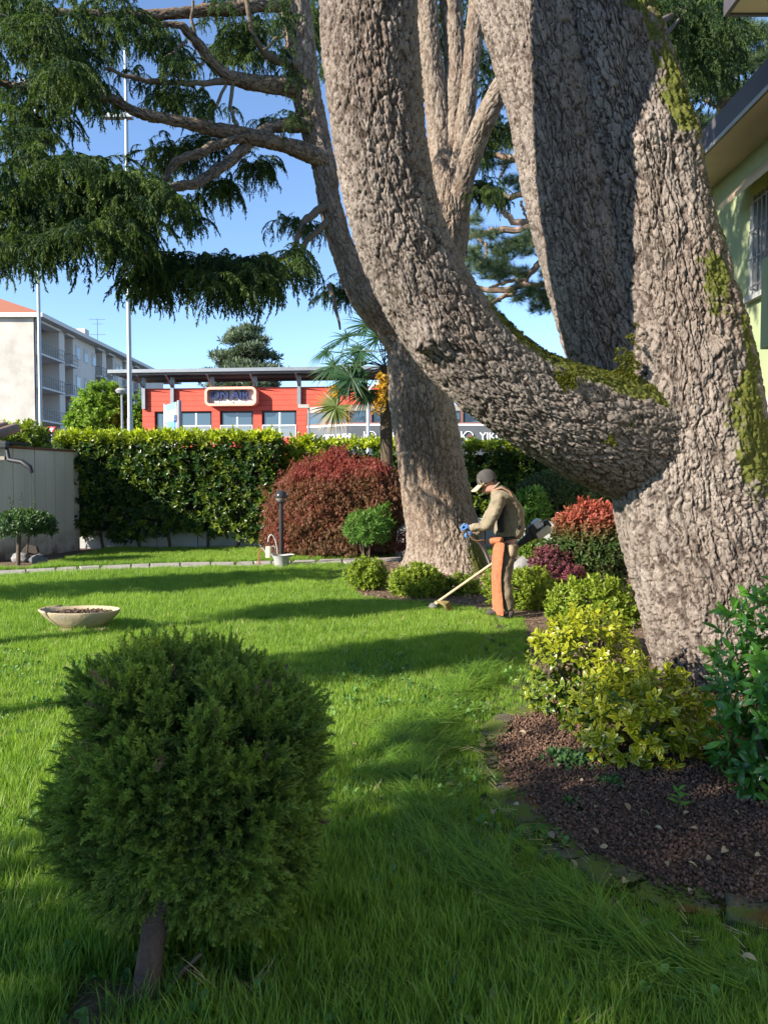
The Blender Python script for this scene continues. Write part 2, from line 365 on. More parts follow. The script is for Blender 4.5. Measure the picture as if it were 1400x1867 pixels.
# ---------------------------------------------------------------- grass
grassm = leafmat('grass_blade', (.115, .24, .03), (.27, .41, .05), .5, tip=(.34, .44, .08), rough=.45, spec=.3, tip_lo=.5)
def tuft(seed, nb, L, W, lean, droop, rad):
    r = random.Random(seed); b = LB()
    for i in range(nb):
        a = r.uniform(0, 6.283); rr = rad * math.sqrt(r.random()); ln = abs(r.gauss(0, lean)); a2 = r.uniform(0, 6.283)
        b.blade((rr * math.cos(a), rr * math.sin(a), 0), (math.cos(a2) * ln, math.sin(a2) * ln, 1), L * r.uniform(.55, 1.15), W * r.uniform(.7, 1.2), droop * r.uniform(.3, 1.6), 4, side=(-math.sin(a2 + r.uniform(-.8, .8)), math.cos(a2), 0), t1=1)
        if True:
            # bend the droop outwards as well
            pass
    return b.obj('grass_tuft', grassm)
tufts = [tuft(i, 22, .075, .0042, .38, .5, .05) for i in range(4)] + [tuft(i + 10, 22, .105, .0042, .55, 1.0, .05) for i in range(4)]
def laid(seed):
    r = random.Random(seed); b = LB()
    for i in range(26):
        b.blade((r.uniform(-.1, .1), r.uniform(-.06, .06), r.uniform(.02, .07)), (1, r.gauss(0, .3), r.gauss(.06, .14)), r.uniform(.12, .24), .0045, r.uniform(0, .5), 3, side=(r.gauss(0, .3), 1, r.gauss(0, .5)))
    return b.obj('grass_lying', grassm)
tufts += [laid(i) for i in range(3)]
pp, ii, ss, tt, rr = [], [], [], [], []
for y0, y1, dens in ((1.5, 3.2, 1500), (3.2, 5.2, 1050), (5.2, 8, 650), (8, 12, 420), (12, 19, 260)):
    x0, x1 = -(y1 * .5 + 1.2), min(5, y1 * .5 + .8); n = int((x1 - x0) * (y1 - y0) * dens); p = rng.uniform((x0, y0, 0), (x1, y1, 0), (n, 3)); p[:, 2] = .002
    dl = dist_line(p, EDGE); k = ~in_poly(p, BED) & ~in_poly(p, PATH) & (dl > rng.uniform(.035, .12, n)) & ~((p[:, 0] < -6.6) & (p[:, 1] > 14.2)) & (p[:, 1] < 18.5) & ~in_poly(p, [(GP(535, 1013)[0], GP(535, 1013)[1]), tuple(GP(590, 1021)[:2]), tuple(GP(770, 1012)[:2]), (1.2, 19.3), (-2.6, 19.3)])
    k &= ~in_poly(p, [(a[0], a[1]) for a in jun_soil]) | (rng.random(n) < .12)
    p = p[k]; dl = dl[k]; n = len(p); lowf = fbm(p * 1.1, 3, 5); longn = sstep(5.2, 3.0, p[:, 1]) * sstep(.35, .9, dl)
    edge_all = np.minimum(dl, dist_line(p, RESTB)); short = sstep(.75, .3, edge_all)
    islong = rng.random(n) < longn * .75
    pp.append(p); ii.append(np.where(islong, rng.integers(4, 8, n), rng.integers(0, 4, n)))
    ss.append(rng.uniform(.75, 1.25, n) * (1 - .5 * short) * (.8 + .5 * lowf) * np.where(p[:, 1] > 8, 1.15, 1))
    tt.append(np.clip(.15 + .75 * (lowf - .25) + .3 * short + rng.normal(0, .25, n), 0, 1)); rr.append(np.stack([rng.normal(0, .12, n), rng.normal(0, .12, n), rng.uniform(0, 6.283, n)], 1))
# swath of long cut grass lying along the bed
sw = [GP(*p) for p in [(1330, 1850), (1150, 1760), (950, 1650), (800, 1560), (745, 1450), (740, 1380), (770, 1330), (850, 1260), (900, 1225)]]
tq = rng.uniform(0, 8, 620); c = catmull(sw, tq); c2 = catmull(sw, np.clip(tq + .05, 0, 8)) - catmull(sw, np.clip(tq - .05, 0, 8)); c[:, :2] += rng.normal(0, .09, (620, 2)); c[:, 2] = rng.uniform(0, .05, 620)
pp.append(c); ii.append(rng.integers(8, 11, 620)); ss.append(rng.uniform(.5, .95, 620)); tt.append(np.clip(rng.normal(.3, .25, 620), 0, 1)); rr.append(np.stack([rng.normal(0, .15, 620), rng.normal(0, .15, 620), np.arctan2(c2[:, 1], c2[:, 0]) + rng.normal(0, .6, 620)], 1))
setp(scatter('grass', np.concatenate(pp), np.concatenate(rr), np.concatenate(ss), np.concatenate(tt), tufts, idx=np.concatenate(ii)), 'green lawn of mown and unmown grass', 'grass')

# bark mulch over the bed under the shrubs
mum = leafmat('mulch', (.09, .055, .035), (.30, .20, .13), 0, rough=.95); mup = [LB().leaf((-.5, 0, 0), (1, 0, .2), (0, 0, 1), 1, w_, .4, 3, .4).obj('mulch_chip', mum) for w_ in (.35, .6)]
q = rng.uniform((-2, 5.6, 0), (4, 17, 0), (15000, 3)); q = q[in_poly(q, BED) & (np.abs(q[:, 0]) < q[:, 1] * .52 + .5)]; n = len(q); q[:, 2] = rng.uniform(.008, .03, n)
setp(scatter('mulch', q, np.stack([rng.normal(0, .4, n), rng.normal(0, .4, n), rng.uniform(0, 6, n)], 1), rng.uniform(.02, .06, n), rng.random(n), mup), 'brown bark mulch under the row of shrubs', 'mulch')
# ---------------------------------------------------------------- the two old cedars
cedar_bark = bark_mat('cedar_bark', (.225, .19, .162), (.16, .135, .116), (.044, .030, .023))
cedar_bark2 = bark_mat('cedar_bark_brown', (.24, .195, .155), (.18, .148, .117), (.085, .058, .042))
twig_bark = M('twig_bark', (.13, .10, .08), .95, (.09, .075, .06), 20, bump=.6, bscale=60, dirt=((.10, .10, .035), 5))
def barked(name, ctrl, rad, res, mat, parent, cell=.05, amp=.016, low=.03, seed=0, moss=None, stretch=.45, flare=None, lobes=None, knots=(), cap=True):
    """a trunk or limb: round tube through ctrl with real plates and cracks pressed into its surface"""
    ctrl = np.asarray(ctrl, float); L = np.linalg.norm(np.diff(ctrl, axis=0), axis=1).sum(); ns = max(8, int(L / res)); tt = np.linspace(0, len(ctrl) - 1, 400)
    dense = catmull(ctrl, tt); arc = np.concatenate([[0], np.cumsum(np.linalg.norm(np.diff(dense, axis=0), axis=1))]); tu = np.interp(np.linspace(0, arc[-1], ns), arc, tt)
    c = catmull(ctrl, tu); r = catmull(np.asarray(rad, float)[:, None], tu)[:, 0]; tg = np.gradient(c, axis=0); tg /= np.linalg.norm(tg, axis=1)[:, None]
    up = np.zeros_like(c); u = np.cross(tg[0], (0, 1, .01)); u /= np.linalg.norm(u)
    for i in range(ns):
        u = u - tg[i] * (u @ tg[i]); u /= np.linalg.norm(u); up[i] = u
    sd = np.cross(tg, up); na = max(10, int(2 * math.pi * r.mean() / res)); th = np.linspace(0, 2 * math.pi, na, endpoint=False)
    vec = -c[ns // 3] ; vec = vec / np.linalg.norm(vec); th0 = math.atan2(vec @ sd[ns // 3], vec @ up[ns // 3]); th = th - .55 * np.sin(th); th = th + th0      # finer mesh on the side that faces the lawn
    ct, st = np.cos(th)[None, :, None], np.sin(th)[None, :, None]; dirv = up[:, None] * ct + sd[:, None] * st
    s = np.linspace(0, arc[-1], ns)[:, None] * np.ones((1, na)); rr = r[:, None] * np.ones((1, na))
    rm = r.mean(); q = np.stack([rm * np.cos(th)[None] + 0 * s, rm * np.sin(th)[None] + 0 * s, s], -1).reshape(-1, 3); q[:, :2] *= (rr.ravel() / rm)[:, None] ** .6
    q += seed * 3.7; wq = q.copy()
    for k in range(3): wq[:, k] += (fbm(q * 2.2 / cell * np.array((.25, .25, .12)), 2, seed + k) - .5) * cell * 2.4 + (fbm(q * 2.6 / cell * np.array((1, 1, .6)), 2, seed + k + 40) - .5) * cell * .55
    sc = np.array((1, 1, stretch)) / cell; f1, f2, rid = cells(wq * sc, seed); g1, g2, rid2 = cells(wq * sc * np.array((.42, .42, .3)) + 5, seed + 9)
    crk = 1 - sstep(.0, .14, f2 - f1); fur = sstep(.0, .2, g2 - g1); tn = fbm(wq * np.array((1, 1, stretch * .55)) / (cell * 1.5), 3, seed + 60) * 7; ter = (np.floor(tn) + sstep(.55, 1., tn % 1)) / 7
    hh = np.clip((1 - crk) * (.65 + .35 * rid) * (.35 + .65 * fur), 0, 1)
    hv = .6 * hh + .45 * (fur - .7) + 1.1 * (ter - .5) + .75 * (fbm(wq * np.array((1, 1, stretch)) / (cell * .38), 3, seed + 30) - .5) + .15
    disp = amp * (hv - .45) + low * 2 * (fbm(q * np.array((1, 1, .5)) * 2.2, 3, seed + 20) - .5)
    if lobes is not None: disp += lobes(th[None] + 0 * s, s / arc[-1]).ravel()
    base = c[:, None] + dirv * rr[..., None]
    if flare is not None: base = base + dirv * (flare(s, th[None]))[..., None]
    v = base.reshape(-1, 3) + dirv.reshape(-1, 3) * disp[:, None]
    for kc, kr, ka in knots:
        dd = np.linalg.norm(base.reshape(-1, 3) - np.array(kc), axis=1); v += dirv.reshape(-1, 3) * (ka * np.exp(-(dd / kr) ** 2) * (1 + .9 * (fbm(q * 14, 3, 77) - .5) * 2))[:, None]
    i = np.arange(ns - 1)[:, None] * na; k = np.arange(na)[None]; f = np.stack([i + k, i + (k + 1) % na, i + na + (k + 1) % na, i + na + k], -1).reshape(-1, 4)
    me = mesh_np(name, v, f); attr(me, 'bk', q * np.array((1, 1, .6)), 'FLOAT_VECTOR'); attr(me, 'crack', hh)
    attr(me, 'moss', moss(v, dirv.reshape(-1, 3), q) if moss is not None else np.zeros(len(v)))
    return link(name, me, mat, parent)
def pl(*a):
    """rows (px, py, Y, width in px) -> points, radii"""
    return np.array([PX(x, y, Y) for x, y, Y, w_ in a]), np.array([w_ / 2 / F * Y for x, y, Y, w_ in a])

big = thing('cedar_tree', 'huge leaning old cedar with mossy forked trunk standing over the golden shrubs', 'tree', tuple(PX(1345, 1270, 6.2)))
def moss_trunk(v, d, q):
    m = sstep(-.35, .55, d[:, 0]) * sstep(.44, .62, fbm(q * np.array((6., 6., 2.2)), 3, 3) + .13 * d[:, 0]) * .6 * sstep(.7, 2.0, v[:, 2]) + .3 * sstep(-.1, .7, d[:, 0]) * sstep(.8, 2., v[:, 2]); nz = 0
    m += .55 * sstep(.75, .95, fbm(q * 1.3 + 8, 3, 6) * 1.3) * sstep(-.1, .4, d[:, 0])
    cr = np.linalg.norm((v - PX(1145, 690, 5.65)) / np.array((.17, .6, .36)), axis=1) + .5 * (fbm(q * 6, 3, 15) - .5); m += 1.0 * sstep(1.2, .5, cr)
    return np.clip(m, 0, 1.1)
c, r = pl((1400, 1330, 6.2, 330), (1352, 1200, 6.2, 315), (1305, 1050, 6.2, 303), (1262, 900, 6.2, 292), (1254, 760, 6.15, 250), (1243, 620, 6.1, 212), (1207, 430, 6.05, 182), (1158, 220, 6.05, 176), (1100, 10, 6.05, 152), (1050, -180, 6.1, 150), (980, -500, 6.1, 140))
big_knots = [(PX(1165, 905, 5.75), .16, .05), (PX(1130, 915, 5.9), .1, .05), (PX(1185, 240, 5.65), .17, .07), (PX(1232, 250, 5.85), .14, .06), (PX(1305, 640, 5.7), .09, .05), (PX(1335, 985, 5.62), .06, .06), (PX(1345, 830, 5.62), .035, .03), (PX(1275, 1090, 5.6), .05, .025)]
barked('trunk', c, r * .965, .0088, cedar_bark, big, cell=.034, amp=.03, low=.035, seed=1, moss=moss_trunk, knots=big_knots, stretch=.3,
       lobes=lambda th, u: .03 * np.cos(3 * (th - .4)))
c, r = pl((1290, 1010, 6.5, 150), (1225, 850, 6.42, 180), (1150, 690, 6.34, 188), (1098, 540, 6.28, 184), (1050, 370, 6.24, 176), (1015, 200, 6.22, 174), (972, 30, 6.22, 178), (915, -200, 6.25, 180), (850, -500, 6.5, 175))
barked('stem', c, r * .93, .0088, cedar_bark, big, cell=.03, amp=.022, low=.03, seed=12, stretch=.3, lobes=lambda th, u: .025 * np.cos(2 * th + 1), knots=[(PX(1052, 330, 5.95), .07, .04)])
def moss_limb(v, d, q):
    x = v[:, 0]; nz = fbm(q * 3, 3, 4)
    return np.clip(sstep(.25, .75, d[:, 2]) * sstep(.35, 1.0, x) * 1.05 + sstep(.1, .6, d[:, 2]) * sstep(.2, .9, x) * (nz - .3) * 1.2, 0, 1.1)
c, r = pl((1260, 840, 6.45, 245), (1160, 803, 6.15, 235), (1050, 766, 5.8, 207), (940, 712, 5.55, 180), (845, 630, 5.38, 174), (775, 530, 5.26, 172), (728, 420, 5.16, 172), (698, 290, 5.06, 174), (680, 150, 4.98, 178), (671, 0, 4.92, 184), (668, -160, 4.85, 190), (650, -500, 4.7, 190))
limb = barked('limb', c, r * .94, .0085, cedar_bark, big, cell=.028, amp=.022, low=.022, seed=2, moss=moss_limb, stretch=.48,
       knots=[(PX(790, 612, 5.1), .10, .07), (PX(768, 628, 5.12), .045, .06), (PX(566, 110, 4.95), .07, .05), (PX(568, 150, 4.95), .05, .03)])
# moss cushions in the fork
mossm = leafmat('moss', (.045, .058, .013), (.135, .14, .02), .2, rough=.95, spec=.1)
def cushion(seed):
    b = LB(); r_ = random.Random(seed)
    for i in range(46):
        d = Vector((r_.gauss(0, .8), r_.gauss(0, .8), abs(r_.gauss(.7, .5)))).normalized(); b.blade(d * .3, d + Vector((r_.gauss(0, .3), r_.gauss(0, .3), 0)), r_.uniform(.4, .9), .2, 0, 2, side=d.orthogonal())
    return b.obj('moss_tuft', mossm)
mossp = [cushion(i) for i in range(3)]
dg0 = bpy.context.evaluated_depsgraph_get()
def moss_on(o, thr, n, seed, sc=(.007, .015)):
    me = o.data; nv = len(me.vertices); a = np.zeros(nv, np.float32); me.attributes['moss'].data.foreach_get('value', a); co = np.zeros(nv * 3, np.float32); me.vertices.foreach_get('co', co); co = co.reshape(-1, 3); nm = np.zeros(nv * 3, np.float32); me.vertices.foreach_get('normal', nm); nm = nm.reshape(-1, 3)
    k = np.where((a + .6 * (fbm(co * 9, 3, 9) - .5) > thr) & (co[:, 1] < 6.4))[0]; g = np.random.default_rng(seed); k = g.choice(k, min(n, len(k)), replace=False)
    return co[k], euler_z_to(nm[k] + np.array((0, 0, .3)), g.uniform(0, 6, len(k))), g.uniform(*sc, len(k)), np.clip(g.normal(.5, .25, len(k)), 0, 1)
mo = [moss_on(limb, .85, 3000, 1), moss_on(bpy.data.objects['trunk'], .9, 900, 2, (.006, .011))]
gB = np.random.default_rng(8)
for (mx, my, mY, sx, sy, nn) in ((1108, 770, 5.5, 18, 13, 110), (1092, 780, 5.47, 10, 8, 60), (1112, 795, 5.46, 6, 8, 40), (1146, 668, 5.75, 10, 24, 90), (1030, 695, 5.3, 14, 10, 90)):
    p_ = np.array([PX(mx + gB.normal(0, sx), my + gB.normal(0, sy), mY) for _ in range(nn)]); mo.append((p_, np.stack([gB.normal(1.2, .3, nn), 0 * p_[:, 0], gB.uniform(-.4, .4, nn)], 1), gB.uniform(.014, .03, nn), np.clip(gB.normal(.75, .2, nn), 0, 1)))
gE = np.random.default_rng(88); tE = gE.uniform(.35, 10, 1500); cE = catmull(EDGE, tE); cE[:, :2] += gE.normal(0, .06, (1500, 2)); cE[:, 2] = .018; nE = fbm(cE * 3, 2, 3) > .48; cE = cE[nE]; nE = len(cE)
scatter('moss', cE, np.stack([gE.normal(0, .3, nE), gE.normal(0, .3, nE), gE.uniform(0, 6, nE)], 1), gE.uniform(.006, .013, nE), gE.uniform(0, .5, nE), mossp, edging)
scatter('moss', *[np.concatenate([m_[k] for m_ in mo]) for k in range(4)], mossp, big)

# the cedar in the middle, whose boughs hang over the lawn
mid = thing('cedar_tree', 'tall many-stemmed cedar with drooping boughs behind the stooping gardener', 'tree', tuple(GP(812, 1036)))
Y0 = 14.2
def moss_mid(v, d, q): return np.clip(sstep(1.5, .1, v[:, 2]) * sstep(.15, .5, d[:, 0]) * sstep(0, -.6, d[:, 1]) * 1.0 * fbm(q * 2, 3, 2) * 1.5, 0, 1)
c, r = pl((820, 1050, Y0, 150), (813, 990, Y0, 138), (797, 900, Y0, 132), (781, 800, Y0, 124), (768, 700, Y0, 120), (765, 600, Y0, 118), (790, 500, Y0, 108), (812, 400, Y0, 96), (818, 320, Y0, 70))
barked('trunk', c, r * .93, .0155, cedar_bark2, mid, cell=.05, amp=.036, low=.05, seed=3, moss=moss_mid, stretch=.28,
       flare=lambda s, th: .32 * np.exp(-s / .42) * (.75 + .45 * np.cos(3 * th + .5)) + 0 * s, lobes=lambda th, u: .03 * np.cos(3 * th + 1))
c, r = pl((770, 690, Y0 + .1, 95), (728, 612, Y0, 78), (668, 545, Y0 - .2, 64), (630, 465, Y0 - .3, 52), (605, 385, Y0 - .4, 48), (592, 315, Y0 - .5, 50), (574, 235, Y0 - .5, 58), (552, 125, Y0 - .6, 62), (541, 20, Y0 - .7, 64), (520, -120, Y0 - .8, 60))
barked('limb', c, r * .86, .018, cedar_bark2, mid, cell=.07, amp=.03, low=.04, seed=4, stretch=.4)
for k, rows in enumerate([((818, 420, Y0, 60), (802, 250, Y0, 50), (785, 100, Y0 - .1, 44), (775, -60, Y0 - .2, 42)),
                          ((820, 420, Y0 + .1, 60), (826, 260, Y0, 46), (830, 120, Y0, 44), (818, -40, Y0, 42)),
                          ((822, 430, Y0 - .1, 60), (838, 300, Y0 - .2, 40), (858, 130, Y0 - .4, 34), (872, -40, Y0 - .5, 34)),
                          ((820, 440, Y0, 62), (850, 310, Y0 - .4, 44), (892, 200, Y0 - .9, 42), (950, 90, Y0 - 1.3, 36)),
                          ((835, 460, Y0 + .3, 40), (838, 330, Y0 + .4, 30), (842, 200, Y0 + .6, 28), (846, 60, Y0 + .8, 24)),
                          ((775, 420, Y0 + .3, 50), (755, 250, Y0 + .3, 44), (752, 60, Y0 + .3, 40), (748, -80, Y0 + .3, 40))]):
    c, r = pl(*rows); barked('stem', c, r * .88, .02, cedar_bark2, mid, cell=.07, amp=.022, low=.03, seed=5 + k, stretch=.35)
BR = [((545, 5, 13.4, 26), (470, 10, 13, 22), (380, 20, 12.6, 20), (300, 25, 12.3, 17), (200, 28, 12, 14), (60, 20, 11.6, 8)),
      ((560, 168, 13.6, 32), (520, 158, 13.4, 28), (440, 146, 13, 24), (402, 130, 12.8, 20), (362, 80, 12.5, 16), (330, 48, 12.3, 13), (260, 38, 12, 9)),
      ((415, 146, 12.9, 13), (360, 151, 12.6, 10), (270, 147, 12.2, 9), (190, 124, 11.9, 6)),
      ((590, 290, 13.6, 34), (535, 266, 13.2, 27), (430, 246, 12.7, 24), (350, 226, 12.3, 20), (290, 213, 12, 18), (235, 196, 11.7, 16), (190, 174, 11.5, 15), (145, 160, 11.3, 14), (50, 155, 11, 11), (-60, 140, 10.6, 8)),
      ((150, 162, 11.3, 10), (100, 112, 11.1, 9), (60, 62, 10.9, 8), (20, 36, 10.7, 6), (-40, 10, 10.5, 5)),
      ((440, 250, 12.7, 16), (385, 268, 12.4, 17), (330, 290, 12.1, 16), (314, 300, 12, 15), (304, 325, 11.9, 12), (285, 350, 11.7, 9)),
      ((575, 226, 13.6, 28), (515, 230, 13.3, 22), (470, 246, 13, 19), (425, 287, 12.7, 18), (375, 323, 12.4, 17), (325, 340, 11.6, 16), (280, 350, 11, 12), (180, 380, 10.3, 9), (60, 395, 9.8, 6)),
      ((545, 118, 13.4, 16), (500, 106, 13.2, 14), (470, 80, 13, 11), (455, 30, 12.8, 9), (448, -20, 12.7, 8)),
      ((600, 372, 13.7, 16), (560, 398, 13.4, 13), (540, 440, 13.2, 11), (525, 468, 12.4, 10), (450, 478, 11.5, 8), (380, 478, 11.1, 6), (300, 500, 10.8, 4)),
      ((600, 400, 13.7, 14), (572, 425, 13.5, 12), (550, 455, 13.3, 10), (538, 468, 13.2, 8)),
      ((412, 155, 12.8, 6), (392, 195, 12.7, 6), (368, 228, 12.5, 5)), ((424, 155, 12.9, 7), (421, 200, 12.8, 6), (440, 238, 12.8, 5)),
      ((360, 80, 12.5, 7), (350, 40, 12.4, 6), (352, 0, 12.3, 5)), ((340, 75, 12.4, 6), (300, 105, 12.2, 5)), ((520, 60, 13, 6), (480, 90, 12.8, 5)), ((370, 115, 12.6, 5), (320, 140, 12.3, 4)),
      ((600, 520, 13.9, 10), (612, 560, 13.6, 7), (620, 600, 13.4, 4)), ((850, 345, 14.6, 16), (890, 340, 14.2, 10), (930, 360, 13.9, 6))]
for k, rows in enumerate(BR):
    c, r = pl(*rows); c = c + np.array([[0, 0, .0]]) ; L = np.linalg.norm(np.diff(c, axis=0), axis=1).sum(); n = max(6, int(L / .12)); tu = np.linspace(0, len(c) - 1, n); cc = catmull(c, tu); rd = np.maximum(catmull(r[:, None], tu)[:, 0], .012)
    cc[1:-1] += (np.random.default_rng(k).normal(0, .012, (n - 2, 3))); rd = rd * (1 + np.random.default_rng(k + 5).normal(0, .06, n))
    if k == 0: M('bough_bark', (.17, .13, .095), .95, (.11, .085, .065), 9, bump=.9, bscale=35, dirt=((.12, .115, .05), 4)); bough_b = bark_mat('bough_plates', (.20, .155, .115), (.14, .11, .085), (.05, .036, .026))
    if rd.mean() > .055: barked('branch', cc[::max(1, n // 14)], rd[::max(1, n // 14)], .016, bough_b, mid, cell=.045, amp=.02, low=.03, seed=40 + k, stretch=.35, moss=lambda v, d, q: .5 * sstep(.3, .9, d[:, 2]))
    else: MB().tube(cc, list(rd), 10).build('branch', bpy.data.materials['bough_bark'], mid, smooth=True)
# drooping sprays of needles
cedar_leaf = leafmat('cedar_needles', (.018, .045, .018), (.15, .21, .04), .42, tip=(.10, .145, .032), rough=.6, spec=.25, tip_lo=.45)
def spray(seed, L=.66):
    """a twig that runs out and hangs down, hung with short side twigs of needle tufts (lateral +X, down -Z), unit about 0.55 m"""
    r = random.Random(seed); b = LB(); p = Vector((0, 0, 0)); d = Vector((1, 0, .05)); n = 17
    for i in range(n):
        a = i / n; q = p + d.normalized() * L / n; b.blade(p, q - p, (q - p).length * 1.1, .010, 0, 1, taper=False)
        for k in range(5 if i > 1 else 2):
            an = r.uniform(0, 6.28); dd = (d.normalized() * .45 + Vector((r.gauss(0, .5), r.gauss(0, .5), r.gauss(-.65, .35)))).normalized()
            b.blade(p + (q - p) * r.random(), dd, r.uniform(.035, .085) * (1.25 - .6 * a), r.uniform(.012, .022), .5, 2, side=(r.gauss(0, 1), r.gauss(0, 1), r.gauss(0, .6)), t0=a * .6, t1=.45 + a * .6)
        if i in (3, 5, 7, 9, 11):
            h = r.uniform(.12, .3) * (1.1 - .4 * a); pp_ = Vector(p); dd = Vector((d.x * .5, r.choice((-1, 1)) * r.uniform(.3, .8), -.4)).normalized()
            for j in range(8):
                for m_ in range(3):
                    e_ = (dd * .5 + Vector((r.gauss(0, .5), r.gauss(0, .5), r.gauss(-.4, .3)))).normalized(); b.blade(pp_, e_, r.uniform(.03, .065), r.uniform(.012, .02), .4, 2, side=(r.gauss(0, 1), r.gauss(0, 1), r.gauss(0, .5)), t0=j / 12, t1=.3 + j / 9)
                pp_ = pp_ + dd * h / 8; dd = (dd + Vector((0, 0, -.35))).normalized()
        p = q; d = (d.normalized() + Vector((0, r.gauss(0, .06), -4.2 * (.35 + a) / n))).normalized()
    return b.obj('needle_spray', cedar_leaf)
sprays = [spray(i) for i in range(5)]
# spines along which the sprays hang: photo points, distance, vertical thickness in px, count, size
FO = [([(850, 60), (885, 120), (905, 180)], 16.5, 40, 170, .9), ([(560, 20), (590, 60), (605, 120)], 16, 40, 120, .8), ([(855, 265), (895, 245), (940, 235)], 17.5, 26, 150, .9), ([(-40, 10), (60, 15), (150, 20), (250, 30)], 11.6, 40, 330, 1.0), ([(-40, 60), (50, 90), (110, 110), (170, 100)], 11.2, 55, 420, 1.0), ([(-40, 130), (30, 165), (90, 165), (150, 150)], 10.9, 45, 300, .9), ([(-40, 215), (20, 215), (60, 215), (95, 205)], 10.9, 38, 190, .85),
      ([(150, 60), (210, 70), (280, 60), (330, 70)], 12, 30, 200, .8), ([(235, 115), (270, 100), (310, 100), (330, 110)], 12.2, 22, 130, .8), ([(150, 165), (190, 175), (230, 190)], 11.7, 16, 90, .7),
      ([(350, 30), (400, 45), (450, 45), (520, 40)], 12.8, 26, 180, .8), ([(390, 80), (430, 90), (470, 100), (520, 95)], 12.9, 28, 200, .8), ([(260, 160), (310, 165), (350, 185), (430, 190)], 12.4, 24, 210, .8), ([(500, 120), (525, 130), (540, 140)], 13.6, 24, 70, .7), ([(380, 15), (470, -5), (560, 5)], 12.6, 12, 120, .7),
      ([(-40, 265), (30, 275), (100, 292), (170, 305), (240, 322), (300, 345)], 9.9, 26, 470, 1.0), ([(-40, 330), (60, 345), (140, 355), (230, 365), (330, 385)], 9.7, 30, 560, 1.1), ([(-40, 400), (40, 405), (110, 415), (190, 420), (250, 430)], 9.6, 26, 420, 1.05), ([(-40, 455), (15, 450), (50, 440), (100, 450)], 9.5, 16, 110, .9), ([(300, 365), (330, 385), (365, 405)], 10.6, 8, 70, .8), ([(215, 430), (235, 440), (255, 445)], 10., 10, 40, .7),
      ([(260, 280), (310, 265), (360, 262), (440, 270)], 13, 16, 200, .8), ([(300, 300), (340, 300), (420, 300)], 13, 18, 110, .7), ([(345, 355), (380, 345), (425, 340)], 12.9, 22, 130, .85), ([(455, 300), (480, 305), (505, 310)], 13.2, 22, 110, .8), ([(470, 225), (510, 215), (545, 220)], 13.5, 14, 70, .7),
      ([(250, 490), (290, 482), (340, 468), (400, 472), (450, 476), (510, 472), (560, 470)], 11.2, 16, 420, 1.05), ([(250, 510), (310, 505), (370, 505), (440, 505), (480, 500)], 11.0, 16, 240, .95), ([(500, 400), (530, 400), (560, 400), (570, 430)], 13.2, 18, 100, .7),
      ([(590, 545), (605, 530), (625, 525), (640, 540)], 14.6, 20, 110, .7), ([(855, 345), (880, 335), (915, 350)], 14.4, 14, 190, .7), ([(760, 30), (800, 20), (860, 30), (900, 20)], 16.5, 60, 420, 1.0), ([(830, 240), (860, 240), (900, 250)], 17, 40, 160, .9), ([(600, 0), (560, 20), (570, 60)], 15.5, 50, 130, .9)]
pp, rr, ss, tt = [], [], [], []
g = np.random.default_rng(12)
for line, Yd, th, n, sz in FO:
    Yd = Yd + .8 if 11.65 < Yd < 13.3 else Yd
    n = int(n * (.66 if line[0][0] < 0 and line[0][1] < 250 else .52 if line[0][0] < 0 else .74)); nc = max(4, n // 9); cen = g.uniform(0, len(line) - 1, nc); cy = g.normal(0, th * .5, nc); cd = g.normal(0, .6, nc); ci = g.integers(0, nc, n); tq = np.clip(cen[ci] + g.normal(0, .05, n), 0, len(line) - 1); P2 = catmull(np.array([(a, b, 0) for a, b in line], float), tq); dY = cd[ci] + g.normal(0, .18, n)
    py = P2[:, 1] + cy[ci] + g.normal(0, 6, n); pp.append(np.array([PX(x, y, Yd + d_) for x, y, d_ in zip(P2[:, 0] + g.normal(0, 7, n), py, dY)]))
    rr.append(np.stack([g.normal(0, .2, n), g.normal(.05, .25, n), g.uniform(0, 6.283, n)], 1)); ss.append(sz * g.uniform(.55, 1.15, n)); tt.append(np.clip(g.normal(.18, .22, n) + .3 * (fbm(pp[-1] * 1.5, 2, 8) - .4), 0, 1))
scatter('foliage', np.concatenate(pp), np.concatenate(rr), np.concatenate(ss), np.concatenate(tt), sprays, mid)
